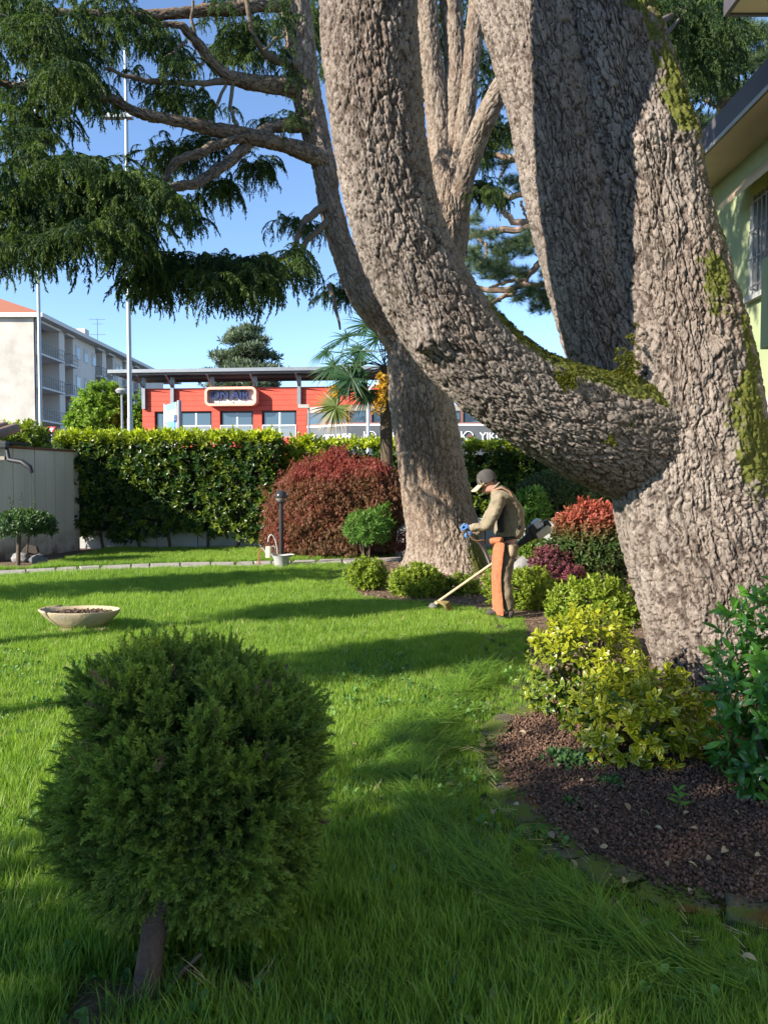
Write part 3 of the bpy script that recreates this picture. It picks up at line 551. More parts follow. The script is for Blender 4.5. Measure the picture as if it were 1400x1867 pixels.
# ---------------------------------------------------------------- shrubs, hedges and other trees
def mat_euler(X, Z):
    """euler XYZ that turns +X to X and +Z near Z"""
    X = X / np.linalg.norm(X, axis=1)[:, None]; Z = Z - X * (Z * X).sum(1)[:, None]; Z = Z / (np.linalg.norm(Z, axis=1)[:, None] + 1e-9); Yv = np.cross(Z, X)
    return np.stack([np.arctan2(Yv[:, 2], Z[:, 2]), np.arcsin(np.clip(-X[:, 2], -1, 1)), np.arctan2(X[:, 1], X[:, 0])], 1)
def shoots(rng, p, n, L, per=7, stem=.6, a0=78, a1=22, jit=.12):
    """leaves in spirals along short shoots at p pointing to n -> positions, leaf directions, leaf normals, place along the shoot"""
    n = n / np.linalg.norm(n, axis=1)[:, None]; m = len(p); ref = np.where(np.abs(n[:, 2:3]) < .9, (0, 0, 1.), (1., 0, 0)); u = np.cross(n, ref); u /= np.linalg.norm(u, axis=1)[:, None]; v = np.cross(n, u)
    P_, D_, N_, T_ = [], [], [], []; ph = rng.uniform(0, 6.283, m)
    for k in range(per):
        a = k / max(1, per - 1); al = np.radians(a0 + (a1 - a0) * a) + rng.normal(0, .12, m); an = ph + 2.4 * k; side = u * np.cos(an)[:, None] + v * np.sin(an)[:, None]
        D_.append(n * np.cos(al)[:, None] + side * np.sin(al)[:, None] + rng.normal(0, jit, (m, 3))); N_.append(n * np.sin(al)[:, None] - side * np.cos(al)[:, None] + rng.normal(0, jit, (m, 3))); P_.append(p + n * (L * stem * (a - .6))[..., None] if np.ndim(a) else p + n * L * stem * (a - .6)); T_.append(np.full(m, a))
    return np.concatenate(P_), np.concatenate(D_), np.concatenate(N_), np.concatenate(T_)
def one_leaf(name, mat, L=1., W=.45, droop=.5, fold=.25, seg=5):
    return LB().leaf((0, 0, 0), (1, 0, 0), (0, 0, 1), L, W, droop, seg, fold, prof=lambda a: max(.04, math.sin(math.pi * min(1, a * .97 + .015)) ** .8 * (1 - .15 * a))).obj(name, mat)
def rosette(seed, mat, nl=7, L=.11, W=.042, name='leaf_cluster'):
    r = random.Random(seed); b = LB()
    for k in range(nl):
        a = k / (nl - 1); al = R(80 - 55 * a); an = 2.4 * k + r.uniform(-.3, .3); d = Vector((math.cos(an) * math.sin(al), math.sin(an) * math.sin(al), math.cos(al))); up = Vector((-math.cos(an) * math.cos(al), -math.sin(an) * math.cos(al), math.sin(al)))
        b.leaf((0, 0, L * .8 * (a - .6)), d, up, L * r.uniform(.75, 1.1), W * r.uniform(.8, 1.15), r.uniform(.1, .7), 3, .25, t0=0, t1=1)
    return b.obj(name, mat)
stem_m = M('shrub_stem', (.10, .075, .055), .95, (.07, .055, .04), 15, bump=.6)
def stems(parent, base, tops, r0=.02, seed=0, name='stem', mat=None):
    g_ = np.random.default_rng(seed)
    for k, tp in enumerate(tops):
        a = np.array(base) + np.append(g_.normal(0, .04, 2), 0); m_ = (a + np.array(tp)) / 2 + g_.normal(0, .06, 3); pts = catmull([a, m_, tp], np.linspace(0, 2, 7)); MB().tube(pts, list(np.linspace(r0, r0 * .5, 7)), 7).build(name, mat or stem_m, parent, smooth=True)
def simple_bush(name, label, cat, c, rad, n, protos, tint=(.3, .2), zmin=-.75, lump=.2, freq=3, thick=.45, up=.5, sc=(.8, 1.2), seed=0, top=None, group=None, nst=4, parent=None):
    """a shrub: stems from the ground and clusters of leaves through the outer part of a lumpy crown"""
    g_ = np.random.default_rng(seed + 100); c = np.array(c); t_ = parent or thing(name, label, cat, (c[0], c[1], 0), 0, group)
    p, nrm, k = blob(g_, c, rad, n, zmin, lump, freq, thick, seed); ok = p[:, 2] > .015; p, nrm = p[ok], nrm[ok]; m = len(p)
    ti = np.clip(g_.normal(tint[0], tint[1], m), 0, 1)
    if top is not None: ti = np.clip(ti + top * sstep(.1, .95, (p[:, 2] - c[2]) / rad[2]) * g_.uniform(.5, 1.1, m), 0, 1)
    scatter('foliage', p, euler_z_to(nrm + np.array((0, 0, up)) + g_.normal(0, .3, (m, 3)), g_.uniform(0, 6.28, m)), g_.uniform(*sc, m), ti, protos, t_)
    if nst: stems(t_, (c[0], c[1], 0), [c + np.array(rad) * np.append(g_.uniform(-.5, .5, 2), g_.uniform(-.2, .5)) for _ in range(nst)], .012 + .012 * max(rad), seed)
    return t_
# --- golden euonymus and laurel beside the gravel: their largest leaves one by one
eu_m = leafmat('euonymus_leaf', (.028, .085, .012), (.20, .26, .014), .3, edge=(.38, .35, .02), rough=.32, spec=.5)
la_m = leafmat('laurel_leaf', (.028, .11, .02), (.13, .32, .035), .35, rough=.28, spec=.5, tip=(.05, .16, .03), tip_lo=.6)
def leafy(name, label, cat, blobs, L, per, leafs, seed, tint, top, up=.45, nbig=300, W=None, grow=None):
    g_ = np.random.default_rng(seed); c0 = np.array(blobs[0][0]); t_ = thing(name, label, cat, (c0[0], c0[1], 0)); A = []
    for c, rad, n, kw in blobs:
        p, nrm, k = blob(g_, c, rad, n, **kw); ok = p[:, 2] > .03; p, nrm = p[ok], nrm[ok]; nn = nrm + np.array((0, 0, up)) + g_.normal(0, .25, (len(p), 3))
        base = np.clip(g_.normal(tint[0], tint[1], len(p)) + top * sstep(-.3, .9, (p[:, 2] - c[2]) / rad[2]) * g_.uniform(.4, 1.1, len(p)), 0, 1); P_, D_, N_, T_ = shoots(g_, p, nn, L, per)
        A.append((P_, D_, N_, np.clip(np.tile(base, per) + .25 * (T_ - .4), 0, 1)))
    P_, D_, N_, T_ = [np.concatenate([a[k] for a in A]) for k in range(4)]; m = len(P_); D_[:, 2] -= .12; E_ = mat_euler(D_, N_ + np.array((0, -.15, .25))); S_ = L * g_.uniform(.7, 1.15, m) * (1 - .25 * g_.random(m))
    d = np.linalg.norm(P_ - np.array((0, 0, CAM_H)), axis=1); infr = np.abs(P_[:, 0] / P_[:, 1]) < .49; order = np.argsort(np.where(infr, d, 99)); big_ = order[:nbig]; rest = np.setdiff1d(np.arange(m), big_); ix = g_.integers(0, len(leafs), m)
    for i in big_:
        o = bpy.data.objects.new('leaf', leafs[ix[i]].data); COL.objects.link(o); o.parent = t_; o.matrix_parent_inverse = Matrix.Translation(-t_.location); o.location = P_[i]; o.rotation_euler = E_[i]; o.scale = (S_[i],) * 3; o['tint'] = float(T_[i])
    scatter('foliage', P_[rest], E_[rest], S_[rest], T_[rest], leafs, t_, idx=ix[rest])
    stems(t_, (c0[0], c0[1], 0), [np.array(c) + np.array(rad) * np.append(g_.uniform(-.6, .6, 2), g_.uniform(-.5, .4)) for c, rad, n, kw in blobs for _ in range(5)], .016, seed); return t_
eul = [one_leaf('leaf', eu_m, 1, .52, dr, .3) for dr in (.3, .7, 1.1)]; lal = [one_leaf('leaf', la_m, 1, .40, dr, .25) for dr in (.2, .5, .9)]
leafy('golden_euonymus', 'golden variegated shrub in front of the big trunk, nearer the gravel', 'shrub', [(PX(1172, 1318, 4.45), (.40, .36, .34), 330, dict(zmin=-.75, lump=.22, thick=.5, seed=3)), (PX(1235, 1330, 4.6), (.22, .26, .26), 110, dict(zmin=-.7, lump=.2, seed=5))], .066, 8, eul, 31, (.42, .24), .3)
leafy('golden_euonymus', 'yellow-topped variegated shrub just behind the nearer golden one', 'shrub', [(PX(1066, 1222, 5.25), (.40, .38, .42), 420, dict(zmin=-.8, lump=.2, thick=.5, seed=6))], .06, 8, eul, 32, (.0, .12), 1.0)  # top tint puts a sunlit yellow top over darker leaves into the colour
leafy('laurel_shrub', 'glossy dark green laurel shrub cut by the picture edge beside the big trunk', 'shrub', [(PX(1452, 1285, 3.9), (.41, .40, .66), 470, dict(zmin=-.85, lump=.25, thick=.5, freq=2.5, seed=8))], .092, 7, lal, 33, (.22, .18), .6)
sg = GP(1237, 1492); sd_ = thing('seedling', 'tiny bright green seedling standing alone in the dark red gravel', 'plant', tuple(sg))
MB().tube([sg, sg + (.004, 0, .07), sg + (0, .01, .13)], [.004, .003, .002], 6).build('stem', stem_m, sd_, smooth=True)
g_ = np.random.default_rng(4)
for k in range(9):
    o = bpy.data.objects.new('leaf', lal[k % 3].data); COL.objects.link(o); o.parent = sd_; o.matrix_parent_inverse = Matrix.Translation(-sd_.location); z = .06 + .075 * (k / 8); an = 2.4 * k
    o.location = sg + (0, 0, z); o.rotation_euler = mat_euler(np.array([[math.cos(an), math.sin(an), .35 + .06 * k]]), np.array([[0, -.2, 1.]]))[0]; o.scale = (.065 - .002 * k,) * 3; o['tint'] = .85
weedm = leafmat('weed_leaf', (.04, .10, .03), (.09, .18, .05), .3); weeds = [rosette(k, weedm, 6, .028, .014) for k in range(2)]
for k, (x, y, r_, n) in enumerate([(1040, 1395, .13, 190), (1115, 1440, .06, 60), (1045, 1475, .03, 14)]):
    q = GP(x, y); p_ = np.array([q + (g_.normal(0, r_ * .5), g_.normal(0, r_ * .5), g_.uniform(.01, .04)) for _ in range(n)]); t_ = thing('weed', ('creeping blue-green weed patch under the golden shrub', 'small weed tuft on the gravel below the golden shrub', 'single tiny weed near the stone edging')[k], 'weed', tuple(q))
    scatter('foliage', p_, np.stack([g_.normal(0, .4, n), g_.normal(0, .4, n), g_.uniform(0, 6, n)], 1), g_.uniform(.6, 1.3, n), g_.uniform(0, 1, n), weeds, t_)
# --- juniper in front
jun_m = leafmat('juniper_needles', (.065, .135, .038), (.24, .34, .055), .42, tip=(.42, .50, .10), rough=.6, spec=.25, tip_lo=.5)
jdead_m = leafmat('juniper_dead_sprig', (.20, .13, .08), (.32, .22, .13), .2)
def jspray(seed, mat=None):
    r = random.Random(seed); b = LB(); n = 9; p = Vector((0, 0, 0)); d = Vector((0, 0, 1))
    for i in range(n):
        a = i / n; b.blade(p, d, .013, .0042, 0, 1, side=(1, 0, 0), taper=False, t0=a * .6, t1=a * .6 + .1); b.blade(p, d, .013, .0042, 0, 1, side=(0, 1, 0), taper=False, t0=a * .6, t1=a * .6 + .1)
        for s_ in (1, -1, 0):
            an = r.uniform(0, 6.28); l_ = r.uniform(.018, .036) * (1.25 - .7 * a); e_ = (d + Vector((math.cos(an), math.sin(an), 0)) * r.uniform(.5, 1.0)).normalized(); q = e_.orthogonal()
            b.blade(p, e_, l_, .0042, 0, 2, side=q, t0=.2 + a * .5, t1=.6 + a * .5); b.blade(p, e_, l_, .0042, 0, 2, side=e_.cross(q), t0=.2 + a * .5, t1=.6 + a * .5)
            for j in range(2):
                an = r.uniform(0, 6.28); e2 = (e_ + Vector((math.cos(an), math.sin(an), .3)) * .7).normalized(); b.blade(p + e_ * l_ * r.uniform(.3, .7), e2, l_ * .5, .0036, 0, 1, side=e2.orthogonal(), t0=.4 + a * .4, t1=.75 + a * .4)
        p = p + d * .0105; d = (d + Vector((r.gauss(0, .12), r.gauss(0, .12), 0))).normalized()
    return b.obj('juniper_spray', mat or jun_m)
jsp = [jspray(i) for i in range(5)]
jc = PX(350, 1436, 2.62); jb = PX(262, 1835, JUN[1])
juniper = thing('juniper_shrub', 'rounded dark green juniper on a short bare stem in the nearest grass', 'shrub', tuple(JUN))
A = []; g_ = np.random.default_rng(44); jr = np.array((.33, .31, .36))
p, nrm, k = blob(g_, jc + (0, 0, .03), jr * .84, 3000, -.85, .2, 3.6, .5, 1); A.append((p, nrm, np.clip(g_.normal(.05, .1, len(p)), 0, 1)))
cd = rnd_dirs(g_, 160, -.85); cd = cd[(cd[:, 1] < .55)]; cd = cd / ((np.abs(cd) ** 2.9).sum(1) ** (1 / 2.9))[:, None]
cd = np.concatenate([cd, np.array([(x_, -.75, z_) for x_ in (-.5, -.25, 0, .25, .5) for z_ in (-.75, -.5)])])
for d_ in cd:
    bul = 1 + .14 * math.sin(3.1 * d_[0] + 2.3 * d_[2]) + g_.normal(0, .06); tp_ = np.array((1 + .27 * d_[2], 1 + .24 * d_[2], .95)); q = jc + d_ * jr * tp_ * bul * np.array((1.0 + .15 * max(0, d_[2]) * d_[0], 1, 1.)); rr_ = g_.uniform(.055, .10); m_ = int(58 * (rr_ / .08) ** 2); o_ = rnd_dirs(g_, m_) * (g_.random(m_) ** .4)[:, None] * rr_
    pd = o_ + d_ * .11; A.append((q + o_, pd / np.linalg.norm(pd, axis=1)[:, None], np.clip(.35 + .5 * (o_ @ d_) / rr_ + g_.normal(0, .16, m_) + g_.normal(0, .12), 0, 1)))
p, nrm, ti = [np.concatenate([a[k] for a in A]) for k in range(3)]; ok = p[:, 2] > .15; p, nrm, ti = p[ok], nrm[ok], ti[ok]; m = len(p)
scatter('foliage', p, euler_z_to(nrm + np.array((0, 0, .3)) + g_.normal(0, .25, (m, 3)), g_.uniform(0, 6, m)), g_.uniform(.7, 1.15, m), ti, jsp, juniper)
kd = g_.choice(m, 130, replace=False); kd = np.concatenate([kd, np.argsort(np.linalg.norm(p - (jc + np.array((-.2, -.25, .12))), axis=1))[:18], np.argsort(np.linalg.norm(p - (jc + np.array((.22, -.24, -.05))), axis=1))[:22]]); scatter('dead_sprigs', p[kd] + nrm[kd] * .012, euler_z_to(nrm[kd] + g_.normal(0, .3, (len(kd), 3)), g_.uniform(0, 6, len(kd))), g_.uniform(.6, 1., len(kd)), g_.random(len(kd)), [jspray(90, jdead_m), jspray(91, jdead_m)], juniper)
deadm = M('dead_twig', (.17, .11, .075), .95, (.11, .08, .06), 20)
tw = MB()
for k in range(260):
    d_ = rnd_dirs(g_, 1, -.4)[0]; q = jc + d_ * np.array((.35, .34, .37)) * g_.uniform(.78, 1.02); e_ = d_ * .06 + g_.normal(0, .04, 3); tw.tube([q - e_, q, q + e_ + g_.normal(0, .012, 3)], [.002, .0016, .001], 4, cap=False)
setp(tw.build('dead_twigs', deadm, juniper), kind='stuff')
jpts = catmull([JUN + (0, 0, -.03), JUN + (.012, .05, .16), JUN + (.03, .1, .3), jc + (0, 0, .05)], np.linspace(0, 3, 14)); MB().tube(jpts, list(np.linspace(.045, .028, 14) + g_.normal(0, .002, 14)), 14).build('trunk', M('juniper_bark', (.15, .095, .07), .95, (.09, .06, .045), 25, bump=1, bscale=70, stretch=(1, 1, .25)), juniper, smooth=True)
for tp in ((-.3, -.05, .1), (.3, 0, .15), (0, .2, .2), (-.1, -.25, .0), (.15, -.25, .1)):
    MB().tube(catmull([jpts[8], (jpts[8] + jc + np.array(tp)) / 2 + g_.normal(0, .03, 3), jc + np.array(tp)], np.linspace(0, 2, 7)), list(np.linspace(.018, .006, 7)), 7).build('branch', bpy.data.materials['juniper_bark'], juniper, smooth=True)
MB().tube([JUN + (.06, .02, .02), JUN + (.1, .05, .07), JUN + (.16, .07, .12)], [.008, .007, .005], 6).build('stub', deadm, juniper, smooth=True)
# --- small rounded shrubs
yg = leafmat('spirea_leaf', (.09, .15, .012), (.26, .32, .03), .4); ygp = [rosette(k, yg, 7, .05, .022) for k in range(3)]
for k, (px, py, Yd, rad, n, tn, lab) in enumerate([(670, 1050, 11.5, (.30, .28, .26), 620, .5, 'small round yellow-green shrub on the lawn edge, first of the row'), (760, 1064, 10.9, (.40, .34, .27), 850, .55, 'yellow-green round shrub below the cedar trunk, left of the trimmer'), (842, 1074, 11, (.27, .25, .22), 300, .3, 'thin olive shrub at the foot of the cedar behind the trimmer shaft'), (960, 1084, 9.9, (.46, .4, .33), 1000, .6, 'bright lime round shrub right behind the gardener'), (893, 1068, 10.4, (.1, .12, .22), 90, .5, 'sliver of lime shrub showing in front of the gardener legs'), (1085, 1112, 6.9, (.42, .4, .3), 700, .55, 'loose light green shrub between the gardener and the golden shrub')]):
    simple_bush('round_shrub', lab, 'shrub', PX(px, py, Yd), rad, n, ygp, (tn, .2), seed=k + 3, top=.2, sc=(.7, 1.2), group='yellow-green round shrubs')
pho = leafmat('photinia_leaf', (.045, .085, .02), (.40, .095, .07), .4); phop = [rosette(k, pho, 7, .07, .03) for k in range(3)]
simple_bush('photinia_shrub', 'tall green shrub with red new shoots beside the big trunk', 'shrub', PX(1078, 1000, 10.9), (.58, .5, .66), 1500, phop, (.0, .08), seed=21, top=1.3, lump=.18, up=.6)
bar = leafmat('barberry_leaf', (.08, .028, .034), (.27, .08, .10), .35); barp = [rosette(k, bar, 7, .045, .022) for k in range(3)]
simple_bush('barberry_shrub', 'low purple-leaved shrub behind the lime round shrub', 'shrub', PX(1005, 1030, 10.6), (.3, .28, .26), 420, barp, (.25, .2), seed=22, top=.3)
simple_bush('barberry_shrub', 'small pink-red shrub below the red-tipped tall shrub', 'shrub', PX(1040, 1058, 10.0), (.2, .2, .2), 260, barp, (.7, .2), seed=23)
simple_bush('barberry_shrub', 'tiny dark red plant at the foot of the middle cedar', 'shrub', PX(738, 992, 15.9), (.2, .2, .24), 160, barp, (.2, .2), seed=24)
gr = leafmat('green_leaf', (.03, .085, .014), (.11, .22, .03), .35); grp = [rosette(k, gr, 7, .075, .032) for k in range(3)]
simple_bush('leafy_shrub', 'bright green leafy shrub just behind the back of the gardener', 'shrub', PX(967, 935, 12.6), (.32, .3, .40), 480, grp, (.55, .2), seed=25, top=.3)
simple_bush('pale_shrub', 'dry pale olive shrub behind the trimmer engine', 'shrub', PX(975, 1003, 11.7), (.26, .25, .22), 260, ygp, (.05, .1), seed=26)
tp_m = leafmat('topiary_leaf', (.035, .06, .025), (.09, .13, .04), .3); tpp = [rosette(k, tp_m, 6, .05, .02) for k in range(3)]
simple_bush('clipped_shrub', 'grey-green clipped shrub under the big mossy limb', 'shrub', PX(1045, 900, 13.6), (.98, .6, .44), 3200, tpp, (.25, .2), seed=27, lump=.07, thick=.25, top=.15, nst=10, zmin=-.3)
gsh = leafmat('fern_green_leaf', (.04, .11, .015), (.14, .27, .04), .4); gshp = [rosette(k, gsh, 8, .09, .018) for k in range(3)]
simple_bush('leafy_shrub', 'small fine-leaved green shrub in front of the red maple', 'shrub', PX(668, 965, 15.2), (.42, .36, .36), 420, gshp, (.45, .2), seed=28, top=.2)
rh = thing('rhododendron', 'thin pale-stemmed plant with upright leaf rosettes beside the red maple', 'plant', tuple(GP(712, 1006))); rb = GP(712, 1006); tops = [PX(x, y, Yq) for x, y, Yq in ((690, 940, 15.7), (704, 930, 15.8), (672, 945, 15.9), (697, 963, 15.6), (685, 935, 16), (710, 958, 15.7))]
stems(rh, rb, tops, .018, 5, mat=M('pale_stem', (.30, .26, .2), .9)); P_ = np.concatenate([np.array(t_) + g_.normal(0, .06, (7, 3)) for t_ in tops]); rhp = [rosette(k, gr, 8, .14, .035) for k in range(2)]
scatter('foliage', P_, euler_z_to(np.array((0, 0, 1.)) + g_.normal(0, .3, (len(P_), 3)), g_.uniform(0, 6, len(P_))), g_.uniform(.7, 1.1, len(P_)), g_.uniform(.3, 1, len(P_)), rhp, rh)
# --- weeping red maple
mp_m = leafmat('maple_leaf', (.21, .125, .07), (.32, .07, .058), .45); 
def weep(seed):
    r = random.Random(seed); b = LB()
    for k in range(11):
        p = Vector((r.gauss(0, .06), r.gauss(0, .06), r.uniform(-.16, .04))); a0 = r.uniform(0, 6.28)
        for j in range(5): b.blade(p, (math.cos(a0 + (j - 2) * .5) * .6, math.sin(a0 + (j - 2) * .5) * .6, -.6 - .3 * r.random()), r.uniform(.05, .09), .010, .5, 2)
    return b.obj('weeping_leaf_cluster', mp_m)
wp = [weep(i) for i in range(4)]; mc = PX(620, 945, 17.1); maple = thing('red_maple', 'wide weeping dome of a dark red laceleaf maple behind the garden lamp', 'tree', (mc[0], mc[1], 0))
A = []; g_ = np.random.default_rng(61)
for o_, rd, n in (((0, 0, 0), (1.5, 1.2, 1.38), 3600), ((-.5, -.4, .2), (.85, .7, .95), 1500), ((.5, -.35, .45), (.9, .7, .85), 1400), ((-.95, -.3, -.3), (.55, .6, .75), 800), ((0, -.7, -.3), (.8, .5, .7), 900)):
    p, nrm, k = blob(g_, mc + np.array(o_), rd, n, -.45, .32, 4.2, .3, int(n)); A.append((p, np.clip(.12 + .9 * (fbm(p * 1.7, 2, 9) - .45) + g_.normal(0, .2, n) + .75 * sstep(.5, 1.0, (p[:, 2] - mc[2]) / 1.35) + .3 * sstep(-.6, -1.3, p[:, 0] - mc[0]), 0, 1), nrm))  # extra tint on the left puts the sunlit side into the leaf colour
p, ti, nrm = [np.concatenate([a[k] for a in A]) for k in range(3)]; ok = p[:, 2] > .2; p, ti, nrm = p[ok], ti[ok], nrm[ok]; m = len(p)
scatter('crown', p, np.stack([-nrm[:, 1] * .5 + g_.normal(0, .2, m), nrm[:, 0] * .5 + g_.normal(0, .2, m), g_.uniform(0, 6, m)], 1), g_.uniform(.8, 1.3, m), ti, wp, maple)
mt = np.array((mc[0], mc[1], 0.)); MB().tube(catmull([mt, mt + (.1, 0, .5), mt + (0, .05, 1.1), mt + (.1, 0, 1.6)], np.linspace(0, 3, 10)), list(np.linspace(.11, .06, 10)), 10).build('trunk', stem_m, maple, smooth=True)
for k in range(8):
    an = k * .8; e_ = mt + np.array((math.cos(an) * 1.1, math.sin(an) * .8, 1.5)); MB().tube(catmull([mt + (0, 0, .7), mt + (math.cos(an) * .5, math.sin(an) * .4, 1.7), e_], np.linspace(0, 2, 8)), list(np.linspace(.045, .015, 8)), 7).build('branch', stem_m, maple, smooth=True)
# --- hedges
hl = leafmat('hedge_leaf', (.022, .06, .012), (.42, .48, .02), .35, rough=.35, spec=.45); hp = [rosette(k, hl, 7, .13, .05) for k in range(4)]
def hedge(name, label, x0, x1, y0, y1, z0, z1, dens, seed, tint=.07, topt=1.0, holes=True):
    g_ = np.random.default_rng(seed); t_ = thing(name, label, 'hedge', ((x0 + x1) / 2, (y0 + y1) / 2, 0)); A = []
    def face(n, fn, nr): 
        u, v = g_.random(n), g_.random(n); p = fn(u, v); A.append((p, np.tile(np.array(nr, float), (n, 1)) + g_.normal(0, .35, (n, 3))))
    W_, D_, H_ = x1 - x0, y1 - y0, z1 - z0
    bulge = lambda p: .2 * (fbm(p * 1.6, 3, seed) - .5)
    n = int(W_ * H_ * dens); u, v = g_.random(n), g_.random(n) ** .9; p = np.stack([x0 + u * W_, np.full(n, y0) + g_.random(n) ** 1.5 * .45, z0 + v * H_], 1); p[:, 1] -= bulge(p) * 1.6; lowcut = z0 + .42 * vnoise(np.stack([p[:, 0] * 1.3, 0 * u, 0 * u], 1), seed + 2) ; ok = p[:, 2] > lowcut; A.append((p[ok], np.tile((0, -1., .35), (ok.sum(), 1)) + g_.normal(0, .4, (ok.sum(), 3))))
    n = int(W_ * D_ * dens * 1.1); u, v = g_.random(n), g_.random(n); p = np.stack([x0 + u * W_, y0 + v * D_, z1 - g_.random(n) ** 2 * .25], 1); p[:, 2] += bulge(p) * .7 + .1 * (g_.random(n) ** 4); A.append((p, np.tile((0, -.1, 1.), (n, 1)) + g_.normal(0, .25, (n, 3))))
    for xs, nx in ((x0, -1), (x1, 1)):
        n = int(D_ * H_ * dens); u, v = g_.random(n), g_.random(n); p = np.stack([xs - nx * g_.random(n) ** 1.5 * .3, y0 + u * D_, z0 + .3 + v * (H_ - .3)], 1); p[:, 0] += nx * bulge(p); A.append((p, np.tile((nx, 0, .4), (n, 1)) + g_.normal(0, .4, (n, 3))))
    p, nr = [np.concatenate([a[k] for a in A]) for k in range(2)]; m = len(p); ti = np.clip(g_.normal(tint, .12, m) + topt * sstep(z1 - .3, z1 + .02, p[:, 2]) * g_.uniform(.5, 1.2, m), 0, 1)  # bright top tint: young growth plus sunlight put into the leaf colour
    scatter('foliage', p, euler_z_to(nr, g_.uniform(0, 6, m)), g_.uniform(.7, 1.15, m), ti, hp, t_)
    MB().box(x0 + .3, x1 - .3, y0 + .5, y1 - .15, z0 + .35, z1 - .3).build('shade_core', M('hedge_core_dark', (.035, .035, .018), 1, (.02, .022, .012), 8), t_)  # solid dark box added to block light, standing in for the dense inside
    for k in range(int(W_ / .75)):
        xx = x0 + .4 + k * .75 + g_.uniform(-.15, .15); MB().tube(catmull([(xx, y0 + .35, 0), (xx + g_.normal(0, .1), y0 + .3, .5), (xx + g_.normal(0, .25), y0 + .3, 1.2)], np.linspace(0, 2, 6)), [.04, .038, .035, .03, .025, .02], 7).build('stem', stem_m, t_, smooth=True)
    return t_
h0, h1 = PX(96, 790, 18.1), PX(498, 790, 18.1)
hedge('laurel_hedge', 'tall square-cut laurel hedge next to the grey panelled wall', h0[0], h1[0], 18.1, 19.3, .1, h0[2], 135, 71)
h0, h1 = PX(590, 806, 19.4), PX(1090, 806, 19.4)
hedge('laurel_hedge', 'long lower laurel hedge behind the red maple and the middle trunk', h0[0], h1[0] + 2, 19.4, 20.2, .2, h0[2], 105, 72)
simple_bush('young_laurel', 'bright young laurel filling the gap between the two hedges', 'shrub', PX(556, 850, 19.0), (.72, .4, .75), 620, hp, (.5, .2), seed=30, top=.4)
simple_bush('boundary_shrub', 'dark green shrub looking over the wall beside the tiled roof', 'shrub', PX(28, 812, 20.5), (1.0, .7, .62), 700, hp, (.15, .12), seed=31, top=.5, nst=5)
# --- small standard tree by the wall
to_m = leafmat('standard_tree_leaf', (.025, .06, .02), (.13, .22, .06), .35); top_ = [rosette(k, to_m, 7, .07, .026) for k in range(3)]
tc = PX(46, 957, 14.9); tb = GP(33, 1031); st_ = thing('standard_tree', 'small flat-topped standard tree in front of the grey panelled wall', 'tree', tuple(tb))
simple_bush('x', 'x', 'x', tc, (.55, .48, .27), 760, top_, (.2, .15), zmin=-.7, seed=33, top=.35, nst=0, parent=st_)
MB().tube(catmull([tb, PX(34, 1000, 14.9), PX(36, 960, 14.9)], np.linspace(0, 2, 8)), list(np.linspace(.045, .035, 8)), 9).build('trunk', stem_m, st_, smooth=True)
MB().tube(catmull([GP(53, 1022), PX(50, 1000, 15.2), PX(56, 960, 15)], np.linspace(0, 2, 8)), .018, 7).build('stem', stem_m, st_, smooth=True)
for x0, y0 in ((20, 905), (40, 900), (62, 915)):
    q = np.array([PX(x0 + g_.normal(0, 2), y0 + k * 3, 15.0) for k in range(9)]); scatter('shoot', q, np.stack([g_.normal(0, .6, 9), g_.normal(0, .6, 9), g_.uniform(0, 6, 9)], 1), g_.uniform(.3, .55, 9), g_.uniform(0, .4, 9), top_, st_)
# --- trees beyond the street
far_m = leafmat('street_tree_leaf', (.10, .19, .02), (.24, .34, .04), .45); farp = [rosette(k, far_m, 8, .2, .12) for k in range(3)]
def far_tree(name, label, px, py, Yd, rad, n, protos, tint, seed, trunk_r=.15, blobs=()):
    c = PX(px, py, Yd); t_ = thing(name, label, 'tree', (c[0], c[1], 0)); g_ = np.random.default_rng(seed); A = []
    for o_, rd, m_ in blobs or [((0, 0, 0), rad, n)]:
        p, nrm, k = blob(g_, c + np.array(o_), rd, m_, -.9, .3, 2.6, .6, seed); A.append((p, nrm))
    p, nrm = [np.concatenate([a[k] for a in A]) for k in range(2)]; m = len(p)
    scatter('crown', p, euler_z_to(nrm + np.array((0, 0, .5)) + g_.normal(0, .4, (m, 3)), g_.uniform(0, 6, m)), g_.uniform(.7, 1.3, m), np.clip(g_.normal(tint, .25, m), 0, 1), protos, t_)
    MB().tube([(c[0], c[1], 0), (c[0] + .1, c[1], c[2] * .6), (c[0], c[1], c[2] + rad[2] * .6)], [trunk_r, trunk_r * .75, trunk_r * .3], 9).build('trunk', stem_m, t_, smooth=True); return t_
far_tree('street_tree', 'light green young street tree in front of the pale apartment block', 186, 755, 44, (1.9, 1.7, 2.1), 0, farp, .5, 81, blobs=[((0, 0, 0), (1.4, 1.4, 1.9), 900), ((-.9, 0, -.6), (1, 1, 1.1), 400), ((.7, 0, .3), (.7, .8, 1.2), 350), ((.2, 0, -1.2), (1.4, 1, 1.1), 400)])
far_tree('street_tree', 'pale green tree half hidden behind the tall lamp post', 256, 765, 48, (1.2, 1.2, 1.7), 420, farp, .3, 82)
fc_m = leafmat('far_cedar_needles', (.085, .12, .085), (.17, .21, .13), .3, rough=.7); fcp = [rosette(k, fc_m, 9, .5, .14) for k in range(3)]
c = PX(445, 660, 66); fc = thing('cedar_tree', 'blue-green flat-tiered cedar rising behind the red building', 'tree', (c[0], c[1], 0)); A = []; g_ = np.random.default_rng(83)
